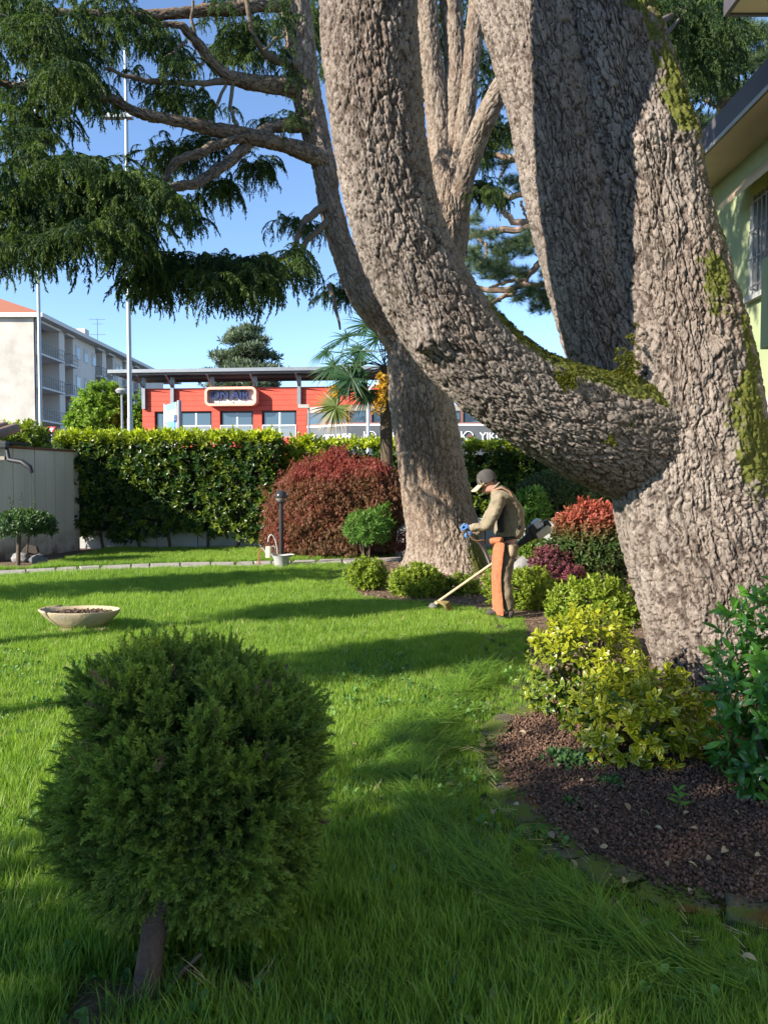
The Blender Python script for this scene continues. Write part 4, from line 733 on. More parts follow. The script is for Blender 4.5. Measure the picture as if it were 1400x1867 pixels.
for k in range(44):
    z = c[2] - 3.2 + 6.0 * (k / 44); spread_ = 3.5 * (1 - ((k / 44) ** 1.6)) + .5; an = k * 2.4; rr_ = g_.uniform(.3, 1) * spread_; q = np.array((c[0] + math.cos(an) * rr_, c[1] + math.sin(an) * rr_, z + g_.normal(0, .25)))
    p, nrm, kk = blob(g_, q, (g_.uniform(.8, 1.3), .9, .26), 46, -.6, .3, 3, .7, k); A.append(p)
    MB().tube([(c[0], c[1], z - .7), tuple(q)], [.09, .03], 5, cap=False).build('branch', stem_m, fc)
p = np.concatenate(A); m = len(p); scatter('crown', p, np.stack([g_.normal(0, .5, m), g_.normal(0, .5, m), g_.uniform(0, 6, m)], 1), g_.uniform(.5, 1.1, m), np.clip(g_.normal(.4, .25, m), 0, 1), fcp, fc)
MB().tube([(c[0], c[1], 0), (c[0], c[1], c[2] + 2.6)], [.5, .08], 9).build('trunk', stem_m, fc, smooth=True)
# --- pines
pn_m = leafmat('pine_needles', (.022, .055, .028), (.12, .17, .06), .2, rough=.6, tip=(.10, .14, .05)); 
def ptuft(seed):
    r = random.Random(seed); b = LB()
    for k in range(64):
        d = Vector((r.gauss(0, .8), r.gauss(0, .8), r.gauss(.55, .5))).normalized(); b.blade(d * .01, d, r.uniform(.13, .21), .0055, r.uniform(0, .35), 2, side=d.orthogonal())
    return b.obj('needle_tuft', pn_m)
ptf = [ptuft(i) for i in range(3)]; pine_b = M('pine_branch_bark', (.38, .27, .2), .9, (.27, .19, .15), 6, bump=.8, bscale=25)
def pine(label, base, Yd, branches, tufts_, seed, trunk=None):
    t_ = thing('pine_tree', label, 'tree', base); g_ = np.random.default_rng(seed)
    for rows in branches:
        c, r = pl(*rows); tu = np.linspace(0, len(c) - 1, 18); cc = catmull(c, tu); cc[1:-1] += g_.normal(0, .02, (16, 3)); MB().tube(cc, list(np.maximum(.012, catmull(r[:, None], tu)[:, 0])), 8).build('branch', pine_b, t_, smooth=True)
    if trunk: c, r = pl(*trunk); barked('trunk', c, r, .03, bark_mat('pine_bark', (.30, .20, .15), (.22, .15, .12), (.08, .05, .04)), t_, cell=.08, amp=.03, low=.03, seed=seed, stretch=.4)
    A = []
    for x, y, sx, sy, n in tufts_: A.append(np.array([PX(x + g_.uniform(-1, 1) * sx, y + g_.normal(0, .45) * sy, Yd + g_.normal(0, .7)) for _ in range(n)]))
    p = np.concatenate(A); m = len(p); scatter('foliage', p, np.stack([g_.normal(0, .5, m), g_.normal(0, .5, m), g_.uniform(0, 6, m)], 1), g_.uniform(.7, 1.35, m), np.clip(g_.normal(.3, .25, m), 0, 1), ptf, t_); return t_
Yp = 19.
pine('tall pine with pale bare boughs showing between the cedar trunks', (6.2, 19, 0), Yp,
     [((1110, 300, Yp, 26), (980, 285, Yp, 16), (935, 290, Yp, 15), (905, 282, Yp, 11), (870, 278, Yp, 7)), ((960, 355, Yp, 12), (935, 358, Yp, 11), (915, 375, Yp, 10), (925, 395, Yp, 11), (950, 405, Yp, 12), (1000, 398, Yp, 14), (1110, 380, Yp, 20)), ((1100, 400, Yp, 20), (975, 412, Yp, 12), (920, 420, Yp, 13), (880, 425, Yp, 10), (845, 435, Yp, 7)),
      ((1090, 440, Yp, 20), (1000, 470, Yp, 13), (975, 490, Yp, 12), (955, 515, Yp, 9)), ((1100, 512, Yp, 18), (1010, 518, Yp, 11), (950, 522, Yp, 12), (885, 528, Yp, 10), (860, 520, Yp, 5)), ((952, 510, Yp, 8), (920, 515, Yp, 7), (890, 525, Yp, 5)), ((940, 530, Yp, 9), (910, 545, Yp, 8), (895, 552, Yp, 5)), ((872, 432, Yp, 6), (886, 450, Yp, 6), (884, 472, Yp, 5), (865, 490, Yp, 4)), ((912, 293, Yp, 5), (920, 310, Yp, 5), (910, 325, Yp, 4)), ((950, 365, Yp, 5), (955, 385, Yp, 5), (962, 398, Yp, 4)),
      ((1100, 300, Yp, 40), (1120, 600, Yp, 46), (1130, 900, Yp, 50))],
     [(880, 268, 35, 12, 40), (940, 262, 30, 8, 26), (870, 290, 25, 14, 36), (935, 330, 20, 8, 22), (880, 430, 35, 10, 40), (935, 455, 40, 16, 90), (960, 440, 25, 12, 45), (885, 480, 40, 18, 90), (920, 500, 40, 14, 90), (980, 535, 45, 22, 130), (880, 555, 25, 14, 40), (860, 460, 18, 14, 36), (1010, 500, 25, 20, 60), (990, 560, 22, 10, 36), (905, 300, 20, 10, 20), (955, 345, 14, 8, 14), (860, 400, 14, 18, 26), (970, 430, 14, 10, 22), (1010, 540, 26, 16, 50)], 91)
Yq = 15.
pine('pine rising behind the eaves of the green house', (7.5, 15.5, 0), Yq, [((1330, 140, Yq, 12), (1370, 120, Yq, 9), (1420, 90, Yq, 7)), ((1325, 205, Yq, 9), (1300, 190, Yq, 7), (1285, 180, Yq, 5)), ((1322, 240, Yq, 9), (1290, 232, Yq, 8), (1255, 240, Yq, 6)), ((1330, 60, Yq, 9), (1290, 30, Yq, 7), (1250, 10, Yq, 5))],
     [(1375, 60, 40, 26, 100), (1365, 110, 45, 22, 120), (1345, 165, 40, 14, 90), (1270, 225, 40, 12, 90), (1265, 270, 32, 20, 100), (1240, 230, 22, 14, 50), (1290, 150, 40, 30, 130), (1310, 60, 40, 30, 130), (1250, 100, 40, 40, 150), (1230, 170, 25, 26, 90), (1300, 10, 60, 20, 140), (1210, 40, 30, 30, 90), (1330, 215, 20, 12, 30)], 92, trunk=((1322, 420, Yq, 34), (1318, 280, Yq, 30), (1320, 150, Yq, 24), (1330, 20, Yq, 18), (1335, -80, Yq, 14)))
# drooping boughs of the big cedar beyond its trunk
g = np.random.default_rng(15); n = 620; tq = g.uniform(0, 5, n); P2 = catmull(np.array([(1165, -30, 0), (1200, 20, 0), (1245, 40, 0), (1280, 30, 0), (1310, 60, 0), (1300, 120, 0)], float), tq)
p = np.array([PX(x + g.normal(0, 22), y + g.normal(0, 38), 10.5 + g.normal(0, .8)) for x, y, _ in P2]); scatter('foliage', p, np.stack([g.normal(0, .2, n), g.normal(0, .25, n), g.uniform(0, 6.3, n)], 1), g.uniform(.5, 1., n), np.clip(g.normal(.08, .15, n), 0, 1), sprays, big)
for rows in (((1150, 60, 6.6, 34), (1190, 45, 8, 16), (1240, 20, 10, 10), (1300, -10, 11, 6)), ((1170, 100, 6.6, 16), (1215, 60, 8.5, 9), (1250, 20, 10, 5))):
    c, r = pl(*rows); tu = np.linspace(0, len(c) - 1, 16); MB().tube(catmull(c, tu), list(catmull(r[:, None], tu)[:, 0]), 9).build('branch', bpy.data.materials['bough_bark'], big, smooth=True)
# --- fan palm
pm = leafmat('palm_blade', (.03, .075, .03), (.16, .22, .06), .3, rough=.4, tip=(.09, .12, .03), tip_lo=.6); pmy = leafmat('palm_blade_yellowing', (.10, .14, .03), (.20, .20, .04), .3, tip=(.42, .20, .04), tip_lo=.35)
palm = thing('fan_palm', 'fan palm with yellow flower plume half hidden behind the middle trunk', 'palm', (PX(715, 1000, 17)[0], 17, 0)); hub = PX(702, 668, 16.9)
MB().tube([(hub[0] + .15, 17, 0), (hub[0] + .05, 17, 1.5), tuple(hub)], [.16, .15, .13], 12).build('trunk', M('palm_fibre', (.10, .075, .05), 1, (.06, .045, .03), 20, bump=1, bscale=30), palm, smooth=True)
def frond(center, nrm, R0, mat, seed, span=150):
    r = random.Random(seed); b = LB(); n = Vector(nrm).normalized(); out = (Vector(center) - Vector(hub)); out = (out - n * out.dot(n)).normalized(); sd = n.cross(out)
    for k in range(34):
        a = R(-span + 2 * span * k / 33) * .98; d = out * math.cos(a) + sd * math.sin(a); L = R0 * (1 - .25 * abs(a) / 2.6) * r.uniform(.9, 1.05); b.blade(Vector(center), d + n * r.gauss(0, .06), L, 0.05, r.uniform(.25, .7), 5, side=n.cross(d) + n * r.gauss(0, .5), taper=True)
    o = b.obj('frond', mat); COL.objects.link(o); o.parent = palm; o.matrix_parent_inverse = Matrix.Translation(-palm.location)
    MB().tube(catmull([hub, (hub + np.array(center)) / 2 + (0, 0, .08), center], np.linspace(0, 2, 6)), .012, 6).build('stalk', pm, o, smooth=True)
for k, (x, y, Yd, nr, R0, mt_) in enumerate([(640, 690, 16.2, (.15, -1, .45), .66, pm), (612, 742, 16.3, (-.1, -1, .12), .66, pmy), (655, 640, 16.5, (-.2, -.6, .8), .75, pm), (608, 668, 16.6, (-.4, -.6, .7), .7, pm), (690, 615, 16.8, (0, -.7, .7), .8, pm), (668, 715, 16.4, (.2, -1, .1), .55, pm), (632, 615, 17.3, (-.3, -.5, .8), .75, pm), (722, 640, 17.6, (.3, .4, .8), .7, pm), (622, 710, 17.2, (-.5, -.7, .5), .6, pm), (672, 592, 17.4, (0, -.8, .6), .75, pm), (765, 650, 17, (.6, -.2, .8), .7, pm), (655, 668, 17.1, (-.3, -.9, .4), .65, pm), (700, 590, 17.2, (.1, -.8, .5), .7, pm), (595, 640, 17.2, (-.5, -.5, .7), .6, pm)]): frond(PX(x, y, Yd), nr, R0, mt_, k)
flm = leafmat('palm_flower', (.42, .22, .02), (.60, .36, .03), .3); g_ = np.random.default_rng(5); fl = [rosette(k, flm, 7, .035, .022) for k in range(2)]
p = np.concatenate([np.array([PX(697 + g_.normal(0, 5), y + g_.normal(0, 4), 16.4 + g_.normal(0, .08)) for y in np.linspace(682, 735, 230)]), np.array([PX(688 + g_.normal(0, 5), y + g_.normal(0, 3), 16.4 + g_.normal(0, .08)) for y in np.linspace(725, 750, 70)]), np.array([PX(612 + g_.normal(0, 3), y, 16.2 + g_.normal(0, .05)) for y in np.linspace(702, 722, 50)])])
scatter('flower_plume', p, g_.uniform(-3, 3, (len(p), 3)), g_.uniform(.7, 1.3, len(p)), g_.random(len(p)), fl, palm)

# unseen sprays of the big cedar's crown, placed to dapple the house with shade
g = np.random.default_rng(16); n = 340; p = g.uniform((-1.3, 5.9, 6.4), (.9, 7.3, 7.8), (n, 3)); p = p[p[:, 2] > 1.6 + .66 * p[:, 1] + .75]; n = len(p)
scatter('foliage', p, np.stack([g.normal(0, .2, n), g.normal(0, .25, n), g.uniform(0, 6.3, n)], 1), g.uniform(.6, 1.1, n), np.clip(g.normal(.25, .25, n), 0, 1), sprays, big)

# clover and dry straw among the grass
clm = leafmat('clover_leaf', (.06, .15, .03), (.14, .26, .06), .35); cl = [rosette(k, clm, 5, .022, .018) for k in range(2)]; strm = leafmat('straw', (.30, .24, .12), (.5, .42, .22), .2); stb = []
for k in range(2):
    b = LB(); r_ = random.Random(k)
    for j in range(3): b.blade((r_.uniform(-.04, .04), r_.uniform(-.04, .04), .0), (1, r_.gauss(0, .6), r_.gauss(.1, .2)), r_.uniform(.05, .12), .003, .3, 3)
    stb.append(b.obj('straw_bit', strm))
g = np.random.default_rng(77)
def lawn_pts(n, y0, y1):
    p = g.uniform((-3.5, y0, 0), (3, y1, 0), (n, 3)); return p[~in_poly(p, BED) & (np.abs(p[:, 0]) < p[:, 1] * .5 + .5)]
p = lawn_pts(5200, 2, 7); p = p[fbm(p * 1.8, 3, 21) > .56]; n = len(p); p[:, 2] = g.uniform(.03, .075, n); setp(scatter('clover', p, np.stack([g.normal(0, .3, n), g.normal(0, .3, n), g.uniform(0, 6, n)], 1), g.uniform(.7, 1.5, n), g.random(n), cl), 'small clover patches growing in the lawn', 'clover')
p = lawn_pts(1500, 2, 9); n = len(p); p[:, 2] = g.uniform(.03, .08, n); setp(scatter('straw', p, np.stack([g.normal(0, .3, n), g.normal(0, .3, n), g.uniform(0, 6, n)], 1), g.uniform(.6, 1.2, n), g.random(n), stb), 'dry straw bits lying in the lawn', 'straw')
# ---------------------------------------------------------------- buildings, walls, street furniture
conc = M('concrete_panel', (.42, .42, .40), .9, (.36, .36, .345), 2.2, bump=.25, bscale=50, dirt=((.30, .29, .27), 1.2)); brown_cap = M('terracotta_coping', (.22, .085, .05), .85, (.16, .07, .05), 8, bump=.3)
# grey panelled wall along the side of the garden
W0, W1 = PX(-40, 1000, 15.2), PX(136, 1000, 18.0); wall = thing('panel_wall', 'grey concrete panel wall with a thin terracotta coping at the side of the garden', 'wall', (W0[0], W0[1], 0), math.atan2(W1[1] - W0[1], W1[0] - W0[0]))
LW = float(np.hypot(*(W1 - W0)[:2])); HW = PX(130, 824, 18.0)[2]; np_ = 9
conc_dirty, t_, out_ = new_mat('concrete_panel_dirty'); b_ = N(t_, 'BsdfPrincipled', Roughness=.92); cz = N(t_, 'SeparateXYZ'); t_.links.new(N(t_, 'TexCoord').outputs['Object'], cz.inputs[0])
mul = N(t_, 'Math', operation='MULTIPLY'); t_.links.new(ramp(t_, cz.outputs[2], .55, .05), mul.inputs[0]); t_.links.new(ramp(t_, noise(t_, 2.6, 5), .35, .6), mul.inputs[1])
t_.links.new(mixc(t_, mul.outputs[0], mixc(t_, ramp(t_, noise(t_, 1.3, 5, stretch=(1, 1, .3)), .4, .65), (.62, .55, .46), (.52, .465, .40)), (.17, .11, .075)), b_.inputs['Base Color']); t_.links.new(b_.outputs[0], out_.inputs[0])
for k in range(np_):
    box('panel', conc_dirty, wall, k * LW / np_ + .006, (k + 1) * LW / np_ - .006, -.02 if k % 2 else -.012, .14, 0, HW, local=True, bevel=.006)
box('coping', brown_cap, wall, -.02, LW + .03, -.05, .17, HW + .001, HW + .05, local=True, bevel=.01)
endw = PX(137, 1000, 18.0); box('end_panel', conc_dirty, wall, LW - .002, LW + .22, .02, .16, 0, HW - .01, local=True)
# shed roof and gutter showing over that wall
shed = thing('shed_roof', 'edge of a low tiled shed roof with dark gutter over the grey wall', 'roof', tuple(PX(-60, 830, 15.6))); tile_m = M('roof_tile', (.27, .17, .12), .9, (.19, .13, .10), 6, bump=.4); gut = M('dark_gutter', (.035, .037, .04), .5, metal=.4)
for k in range(6):
    a, b = PX(-150 + k * 22, 783 + k * 3.2, 15.6), PX(-126 + k * 22, 786 + k * 3.2, 16.6); MB().tube([a + (0, -.25, -.1), a + (0, .8, .14), a + (0, 1.6, .32)], .11, 10).build('tile', tile_m, shed, smooth=True)
a, b = PX(-120, 815, 15.3), PX(20, 806, 15.5); MB().box(a[0], b[0], 15.3, 15.44, b[2] - .13, b[2]).build('gutter', gut, shed, bevel=.02)
MB().box(a[0], b[0] - .1, 15.5, 16.6, b[2] - .02, b[2] + .03).build('deck', M('shed_board', (.05, .045, .04), .9), shed)
MB().box(a[0], b[0] - .05, 15.32, 15.42, b[2] - .36, b[2] - .29).build('rail', M('pale_board', (.3, .27, .22), .8), shed)
MB().tube([PX(12, 815, 15.4), PX(16, 838, 15.35), PX(40, 842, 15.3), PX(54, 852, 15.25), PX(58, 862, 15.25)], [.035, .05, .055, .055, .035], 10).build('spout', gut, shed, smooth=True)
MB().tube([PX(57, 862, 15.25), PX(57, 930, 15.25)], .006, 5).build('rain_chain', gut, shed)
# low wall with railings behind the left hedge
low = thing('low_wall', 'low grey garden wall with black railings under and beyond the tall hedge', 'wall', (-4, 18.9, 0)); x0_, x1_ = PX(138, 990, 18.75)[0], 6.5; zt = PX(420, 945, 18.75)[2]; k = 0
while x0_ < x1_:
    box('panel', conc, low, x0_, min(x1_, x0_ + .98), 18.72, 18.9, 0, zt, bevel=.008); x0_ += 1.0
rail_m = M('black_railing', (.02, .02, .022), .5, metal=.3); xa, xb = PX(480, 850, 18.8)[0], PX(560, 850, 18.8)[0]; z2 = PX(520, 848, 18.8)[2]
for z in (z2, zt + .1): MB().box(xa, xb, 18.79, 18.82, z - .02, z + .02).build('rail', rail_m, low)
for k in range(11): x = xa + (xb - xa) * k / 10; MB().tube([(x, 18.805, zt), (x, 18.805, z2 + .12)], .009, 6).build('bar', rail_m, low)
# --- pale apartment block
apt_w = M('apartment_plaster', (.46, .43, .385), .9, (.37, .345, .31), .9, dirt=((.30, .28, .25), .35)); apt_s = M('apartment_plaster_side', (.60, .56, .51), .9, (.54, .50, .46), .5); trim = M('apartment_trim', (.62, .60, .57), .8); rail_g = M('balcony_rail', (.10, .11, .12), .5, metal=.4); shut = M('roller_shutter', (.50, .47, .43), .7, stretch=(1, 1, 12)); apt_glass = glass_mat('apartment_glass', (.10, .11, .12), .1)
XB, YB, YE = PX(67, 800, 70)[0], 70., 116.; apt = thing('apartment_block', 'long pale four-storey apartment block with loggias and a red tiled roof', 'building', (XB, YB, 0)); ZE = PX(67, 580, 70)[2]
pxY = lambda px: -XB * F / (700 - px)
floors = [ZE - 3.0 * k - .1 for k in range(1, 6)]
box('gable_wall', apt_w, apt, XB - 26, XB, YB - .25, YB, 0, ZE); box('wall', apt_s, apt, XB - 26, XB - 1.6, YB + .01, YE, 0, ZE - .01)
segs = [(67, 70, 1), (70, 112, 0), (112, 122, 1), (122, 137, 0), (137, 177, 1), (177, 190, 0), (190, 197, 1), (197, 209, 0), (209, 226, 1), (226, 232, 0), (232, 246, 1), (246, 254, 0), (254, 300, 1)]
for a, b, solid in segs:
    ya, yb = pxY(a), min(pxY(b), YE)
    if solid: box('pier', apt_s, apt, XB - 1.59, XB, ya, yb, 0, ZE - .02)
    else:
        for z in floors[:4]:
            box('balcony_slab', trim, apt, XB - 1.58, XB + .55, ya + .02, yb - .02, z - .16, z); rl = MB()
            for zz in (z + .08, z + .52, z + 1.0): rl.box(XB + .50, XB + .54, ya + .04, yb - .04, zz - .025, zz + .025)
            nb = max(3, int((yb - ya) / .5))
            for k in range(nb + 1): y = ya + .05 + (yb - ya - .12) * k / nb; rl.box(XB + .505, XB + .535, y, y + .03, z, z + 1.0)
            rl.box(XB, XB + .5, ya + .05, ya + .09, z + .95, z + 1.0); rl.build('railing', rail_g, apt)
            o = box('window', shut, apt, XB - 1.597, XB - 1.54, ya + (yb - ya) * .25, ya + (yb - ya) * .6, z + .02, z + 2.3); box('pane', apt_glass, o, XB - 1.539, XB - 1.52, ya + (yb - ya) * .42, ya + (yb - ya) * .58, z + .1, z + 1.9)
        zt_ = ZE - .5; box('lintel', trim, apt, XB - 1.0, XB + .3, ya + .02, yb - .02, ZE - .25, ZE - .03)
for px in (142, 156.5, 171, 213, 220, 237, 242, 258, 264):
    for z in floors[:4]:
        y = pxY(px); wd = .55; o = box('window', shut, apt, XB + .001, XB + .05, y, y + 1.1, z + .95, z + 2.35); box('pane', apt_glass, o, XB + .051, XB + .06, y + .08, y + 1.02, z + 1.0, z + 1.55 + .3 * ((int(px) + int(z)) % 3))
box('cornice', trim, apt, XB - 26.5, XB + 1.0, YB - .7, YE + .6, ZE + .005, ZE + .38)
rt = M('red_roof_tile', (.34, .13, .075), .9, (.27, .10, .06), 3, stretch=(6, 6, 1), bump=.4, bscale=6); zr = ZE + .39; rx = XB - 13
MB().add([(XB + .9, YB - .6, zr), (XB + .9, YE, zr), (XB - 26.4, YE, zr), (XB - 26.4, YB - .6, zr), (rx, YB + 12.5, zr + 5.6), (rx, YE - 12, zr + 5.6)], [(0, 1, 5, 4), (1, 2, 5), (2, 3, 4, 5), (3, 0, 4)]).build('roof', rt, apt)
box('chimney', apt_s, apt, XB - 1.8, XB - .9, 84, 85.2, zr + .2, zr + 1.5); box('chimney', apt_s, apt, XB - 1.8, XB - 1.0, 77, 78, zr + .1, zr + .9)
pts = PX(162, 607, 86); an = MB().tube([(XB - 1, 88, zr), (XB - 1, 88, zr + 3.4)], .03, 5)
for z, l_ in ((3.3, .9), (2.8, .6), (1.6, .9)): an.box(XB - 1 - l_, XB - 1 + l_, 87.98, 88.02, zr + z - .02, zr + z + .02)
an.build('antenna', rail_g, apt)
awm = M('teal_awning', (.22, .33, .34), .8, (.3, .4, .4), 4, stretch=(1, 8, 1)); ya, yb = pxY(124), pxY(137)
MB().add([(XB + .1, ya + .1, floors[2] + 2.2), (XB + .1, yb - .1, floors[2] + 2.2), (XB + .75, yb - .1, floors[2] + 1.0), (XB + .75, ya + .1, floors[2] + 1.0)], [(0, 1, 2, 3)]).build('awning', awm, apt); box('green_panel', M('green_cloth', (.07, .11, .10), .8), apt, XB + .56, XB + .58, ya, yb, floors[2] - .1, floors[2] + .95)
# --- red building
A0, B0 = GP(262, 900), None; SC = 40.6 / F; az = R(-5.5); RX = PX(261, 800, 41.2)
red = thing('red_building', 'two-storey red clad building with a flat grey canopy roof and round-cornered sign', 'building', (RX[0], RX[1], 0), az)
zz = lambda py: CAM_H + (880.6 - py) * SC
xx = lambda px: (px - 261) * SC
red_m = M('red_cladding', (.52, .075, .045), .7, (.46, .065, .04), 2.5, spec=.3); red_d = M('red_reveal', (.36, .05, .035), .7); gm = M('grey_steel', (.20, .22, .24), .5, metal=.5); wf = M('dark_window_frame', (.03, .032, .036), .4); light_f = M('light_frame', (.6, .6, .6), .5); bg_ = glass_mat('building_glass', (.035, .06, .085), .03)
Xe = xx(820); ZT = zz(707)
box('core', red_d, red, .02, Xe, .22, 12, 0, ZT - .03, local=True)
wins = [(284, 303, 748, 830, 1), (330, 392, 748, 802, 0), (407, 469, 748, 802, 0), (485, 549, 748, 800, 0)]
bh = .27
z = 0; rows_ = []
while z < ZT - .05: rows_.append((z, min(ZT, z + bh))); z += bh
for a, b in rows_:
    cuts_ = [0.]; zc = (a + b) / 2
    for w0, w1, yt, yb_, _ in wins:
        if zz(yb_) < zc < zz(yt): cuts_ += [xx(w0), xx(w1)]
    cuts_.append(Xe)
    for s0, s1 in zip(cuts_[::2], cuts_[1::2]):
        if s1 - s0 > .05: box('board', red_m, red, s0, s1, -.06, .2, a + .006, b - .006, local=True)
for w0, w1, yt, yb_, door in wins:
    o = box('window', wf, red, xx(w0) + .02, xx(w1) - .02, .1, .16, zz(yb_), zz(yt) - .03, local=True); x0, x1 = xx(w0) + .12, xx(w1) - .12
    if door: box('pane', bg_, o, x0, x1, .085, .099, zz(yb_) + .1, zz(yt) - .15, local=True); continue
    m_ = (x0 + x1) / 2; box('pane', bg_, o, x0, m_ - .05, .085, .099, zz(yb_) + .1, zz(yt) - .14); box('pane', bg_, o, m_ + .05, x1, .085, .099, zz(yb_) + .1, zz(yt) - .14); box('mullion', light_f, o, m_ - .045, m_ + .045, .07, .0995, zz(yb_) + .08, zz(yt) - .12)
    o2 = box('balustrade', light_f, red, xx(w0) + .03, xx(w1) - .03, -.09, -.065, zz(777), zz(775), local=True); gl_, tt_, oo_ = new_mat('clear_glass'); bb_ = N(tt_, 'BsdfPrincipled', Roughness=.03); bb_.inputs['Base Color'].default_value = (.75, .8, .82, 1); bb_.inputs['Alpha'].default_value = .1; tt_.links.new(bb_.outputs[0], oo_.inputs[0]); box('glass', gl_, o2, xx(w0) + .05, xx(w1) - .05, -.085, -.075, zz(yb_), zz(777.2)); 
    for xq in (xx(w0) + .02, xx(w1) - .06): box('post', light_f, o2, xq, xq + .04, -.095, -.06, zz(yb_), zz(777))
# canopy
cz0, cz1 = zz(683), zz(677); box('canopy', gm, red, xx(212), Xe + 3, -1.1, 2.6, cz0, cz1, local=True); cu = M('canopy_underside', (.2, .21, .22), .7)
for k in range(3): box('canopy_rib', cu, red, xx(212) + .1, Xe + 2.9, -.9 + k * 1.5, -.8 + k * 1.5, cz0 - .1, cz0 - .002, local=True)
for px, bot in ((266, 745), (320, 735), (395, 706), (474, 706), (555, 740)):
    box('canopy_post', gm, red, xx(px) - .09, xx(px) + .09, -.26, -.08, zz(bot), cz0 - .15, local=True)
    MB().add([(xx(px) - .05, -.26, cz0 - .7), (xx(px) + .05, -.26, cz0 - .7), (xx(px) + .05, -1.1, cz0 - .15), (xx(px) - .05, -1.1, cz0 - .15), (xx(px) - .05, -.26, cz0 - .62), (xx(px) + .05, -.26, cz0 - .62), (xx(px) + .05, -1.1, cz0 - .145), (xx(px) - .05, -1.1, cz0 - .145)], [(0, 1, 2, 3), (4, 7, 6, 5), (0, 4, 5, 1), (1, 5, 6, 2), (2, 6, 7, 3), (3, 7, 4, 0)]).build('brace', gm, red, local=True)
# sign on the red building
sign = thing('sign', 'round-cornered pink framed sign on the red building reading ON AIR', 'sign', tuple(Vector((RX[0], RX[1], 0)) + Matrix.Rotation(az, 3, 'Z') @ Vector((xx(385), -.062, zz(742)))), az); SW, SH = 95 * SC, 34 * SC
def rrect(w_, h_, r_, ins=0, n=6):
    pts = []
    for cx, cy, a0 in ((w_ - r_, h_ - r_, 0), (r_, h_ - r_, 90), (r_, r_, 180), (w_ - r_, r_, 270)):
        for k in range(n + 1): a = R(a0 + 90 * k / n); pts.append((cx + (r_ - ins) * math.cos(a), cy + (r_ - ins) * math.sin(a)))
    return pts
o_, i_ = rrect(SW, SH, .28), rrect(SW, SH, .28, .13); n_ = len(o_); v = [(x, y, z) for y in (-.55, 0) for pts in (o_, i_) for x, z in pts]; f = []
for k in range(n_):
    q = (k + 1) % n_; f += [(k, q, n_ + q, n_ + k), (n_ + k, n_ + q, 3 * n_ + q, 3 * n_ + k), (k, 2 * n_ + k, 2 * n_ + q, q)]
MB().add(v, f).build('frame', M('sign_pink', (.80, .36, .28), .6), sign, local=True)
MB().add([(x, -.22, z) for x, z in i_], [tuple(range(n_))[::-1]]).build('panel', M('sign_panel', (.42, .42, .40), .7, (.35, .35, .34), 3), sign, local=True)
def text(name, body, size, x, y, z, mat, parent, ext=.02, wscale=1, bold=0, rotz=0, align='LEFT', local=True, shear=0):
    cu_ = bpy.data.curves.new(name, 'FONT'); cu_.body = body; cu_.size = size; cu_.extrude = ext; cu_.offset = bold; cu_.align_x = align; cu_.shear = shear; cu_.materials.append(mat); o = bpy.data.objects.new(name, cu_); COL.objects.link(o); o.parent = parent
    me = bpy.data.meshes.new_from_object(o.evaluated_get(bpy.context.evaluated_depsgraph_get())); bpy.data.objects.remove(o); o = bpy.data.objects.new(name, me); COL.objects.link(o); o.parent = parent
    if not me.materials: me.materials.append(mat)
    o.location = (x, y, z); o.rotation_euler = (R(90), 0, rotz); o.scale = (wscale, 1, 1); return o
navy = M('navy_letter', (.02, .03, .10), .4); white = M('white_paint', (.8, .8, .8), .6)
text('lettering', 'ON AIR', .60, .27, -.30, .38, navy, sign, .07, 1.0, .02); text('lettering', 'THE MORE HIT  DIGITAL MUSIC', .16, .45, -.30, .16, white, sign, .02, .95, .004)
# shop sign below the third window
gs = M('dark_sign', (.10, .105, .11), .6); s2 = thing('sign', 'dark shop sign with white letters and round emblem under the red building window', 'sign', tuple(Vector((RX[0], RX[1], 0)) + Matrix.Rotation(az, 3, 'Z') @ Vector((xx(455), -.062, zz(822)))), az)
box('board', gs, s2, 0, xx(524) - xx(455), -.12, -.002, 0, zz(802) - zz(822), local=True); text('lettering', 'ERA', .27, xx(488) - xx(455) + .02, -.128, .30, white, s2, .005, 1, .006); text('lettering', 'nao', .2, xx(490) - xx(455), -.128, .08, white, s2, .005, 1, 0, shear=.4)
MB().add([(xx(515) - xx(455) + .21 * math.cos(a), -.128, .29 + .21 * math.sin(a)) for a in np.linspace(0, 6.283, 25)[:-1]], [tuple(range(24))]).build('emblem', white, s2, local=True); MB().add([(xx(515) - xx(455) + .11 * math.cos(a) * (1 + .3 * math.sin(3 * a)), -.131, .29 + .09 * math.sin(a)) for a in np.linspace(0, 6.283, 25)[:-1]], [tuple(range(24))]).build('emblem_mark', M('emblem_grey', (.35, .33, .3), .7), s2, local=True)
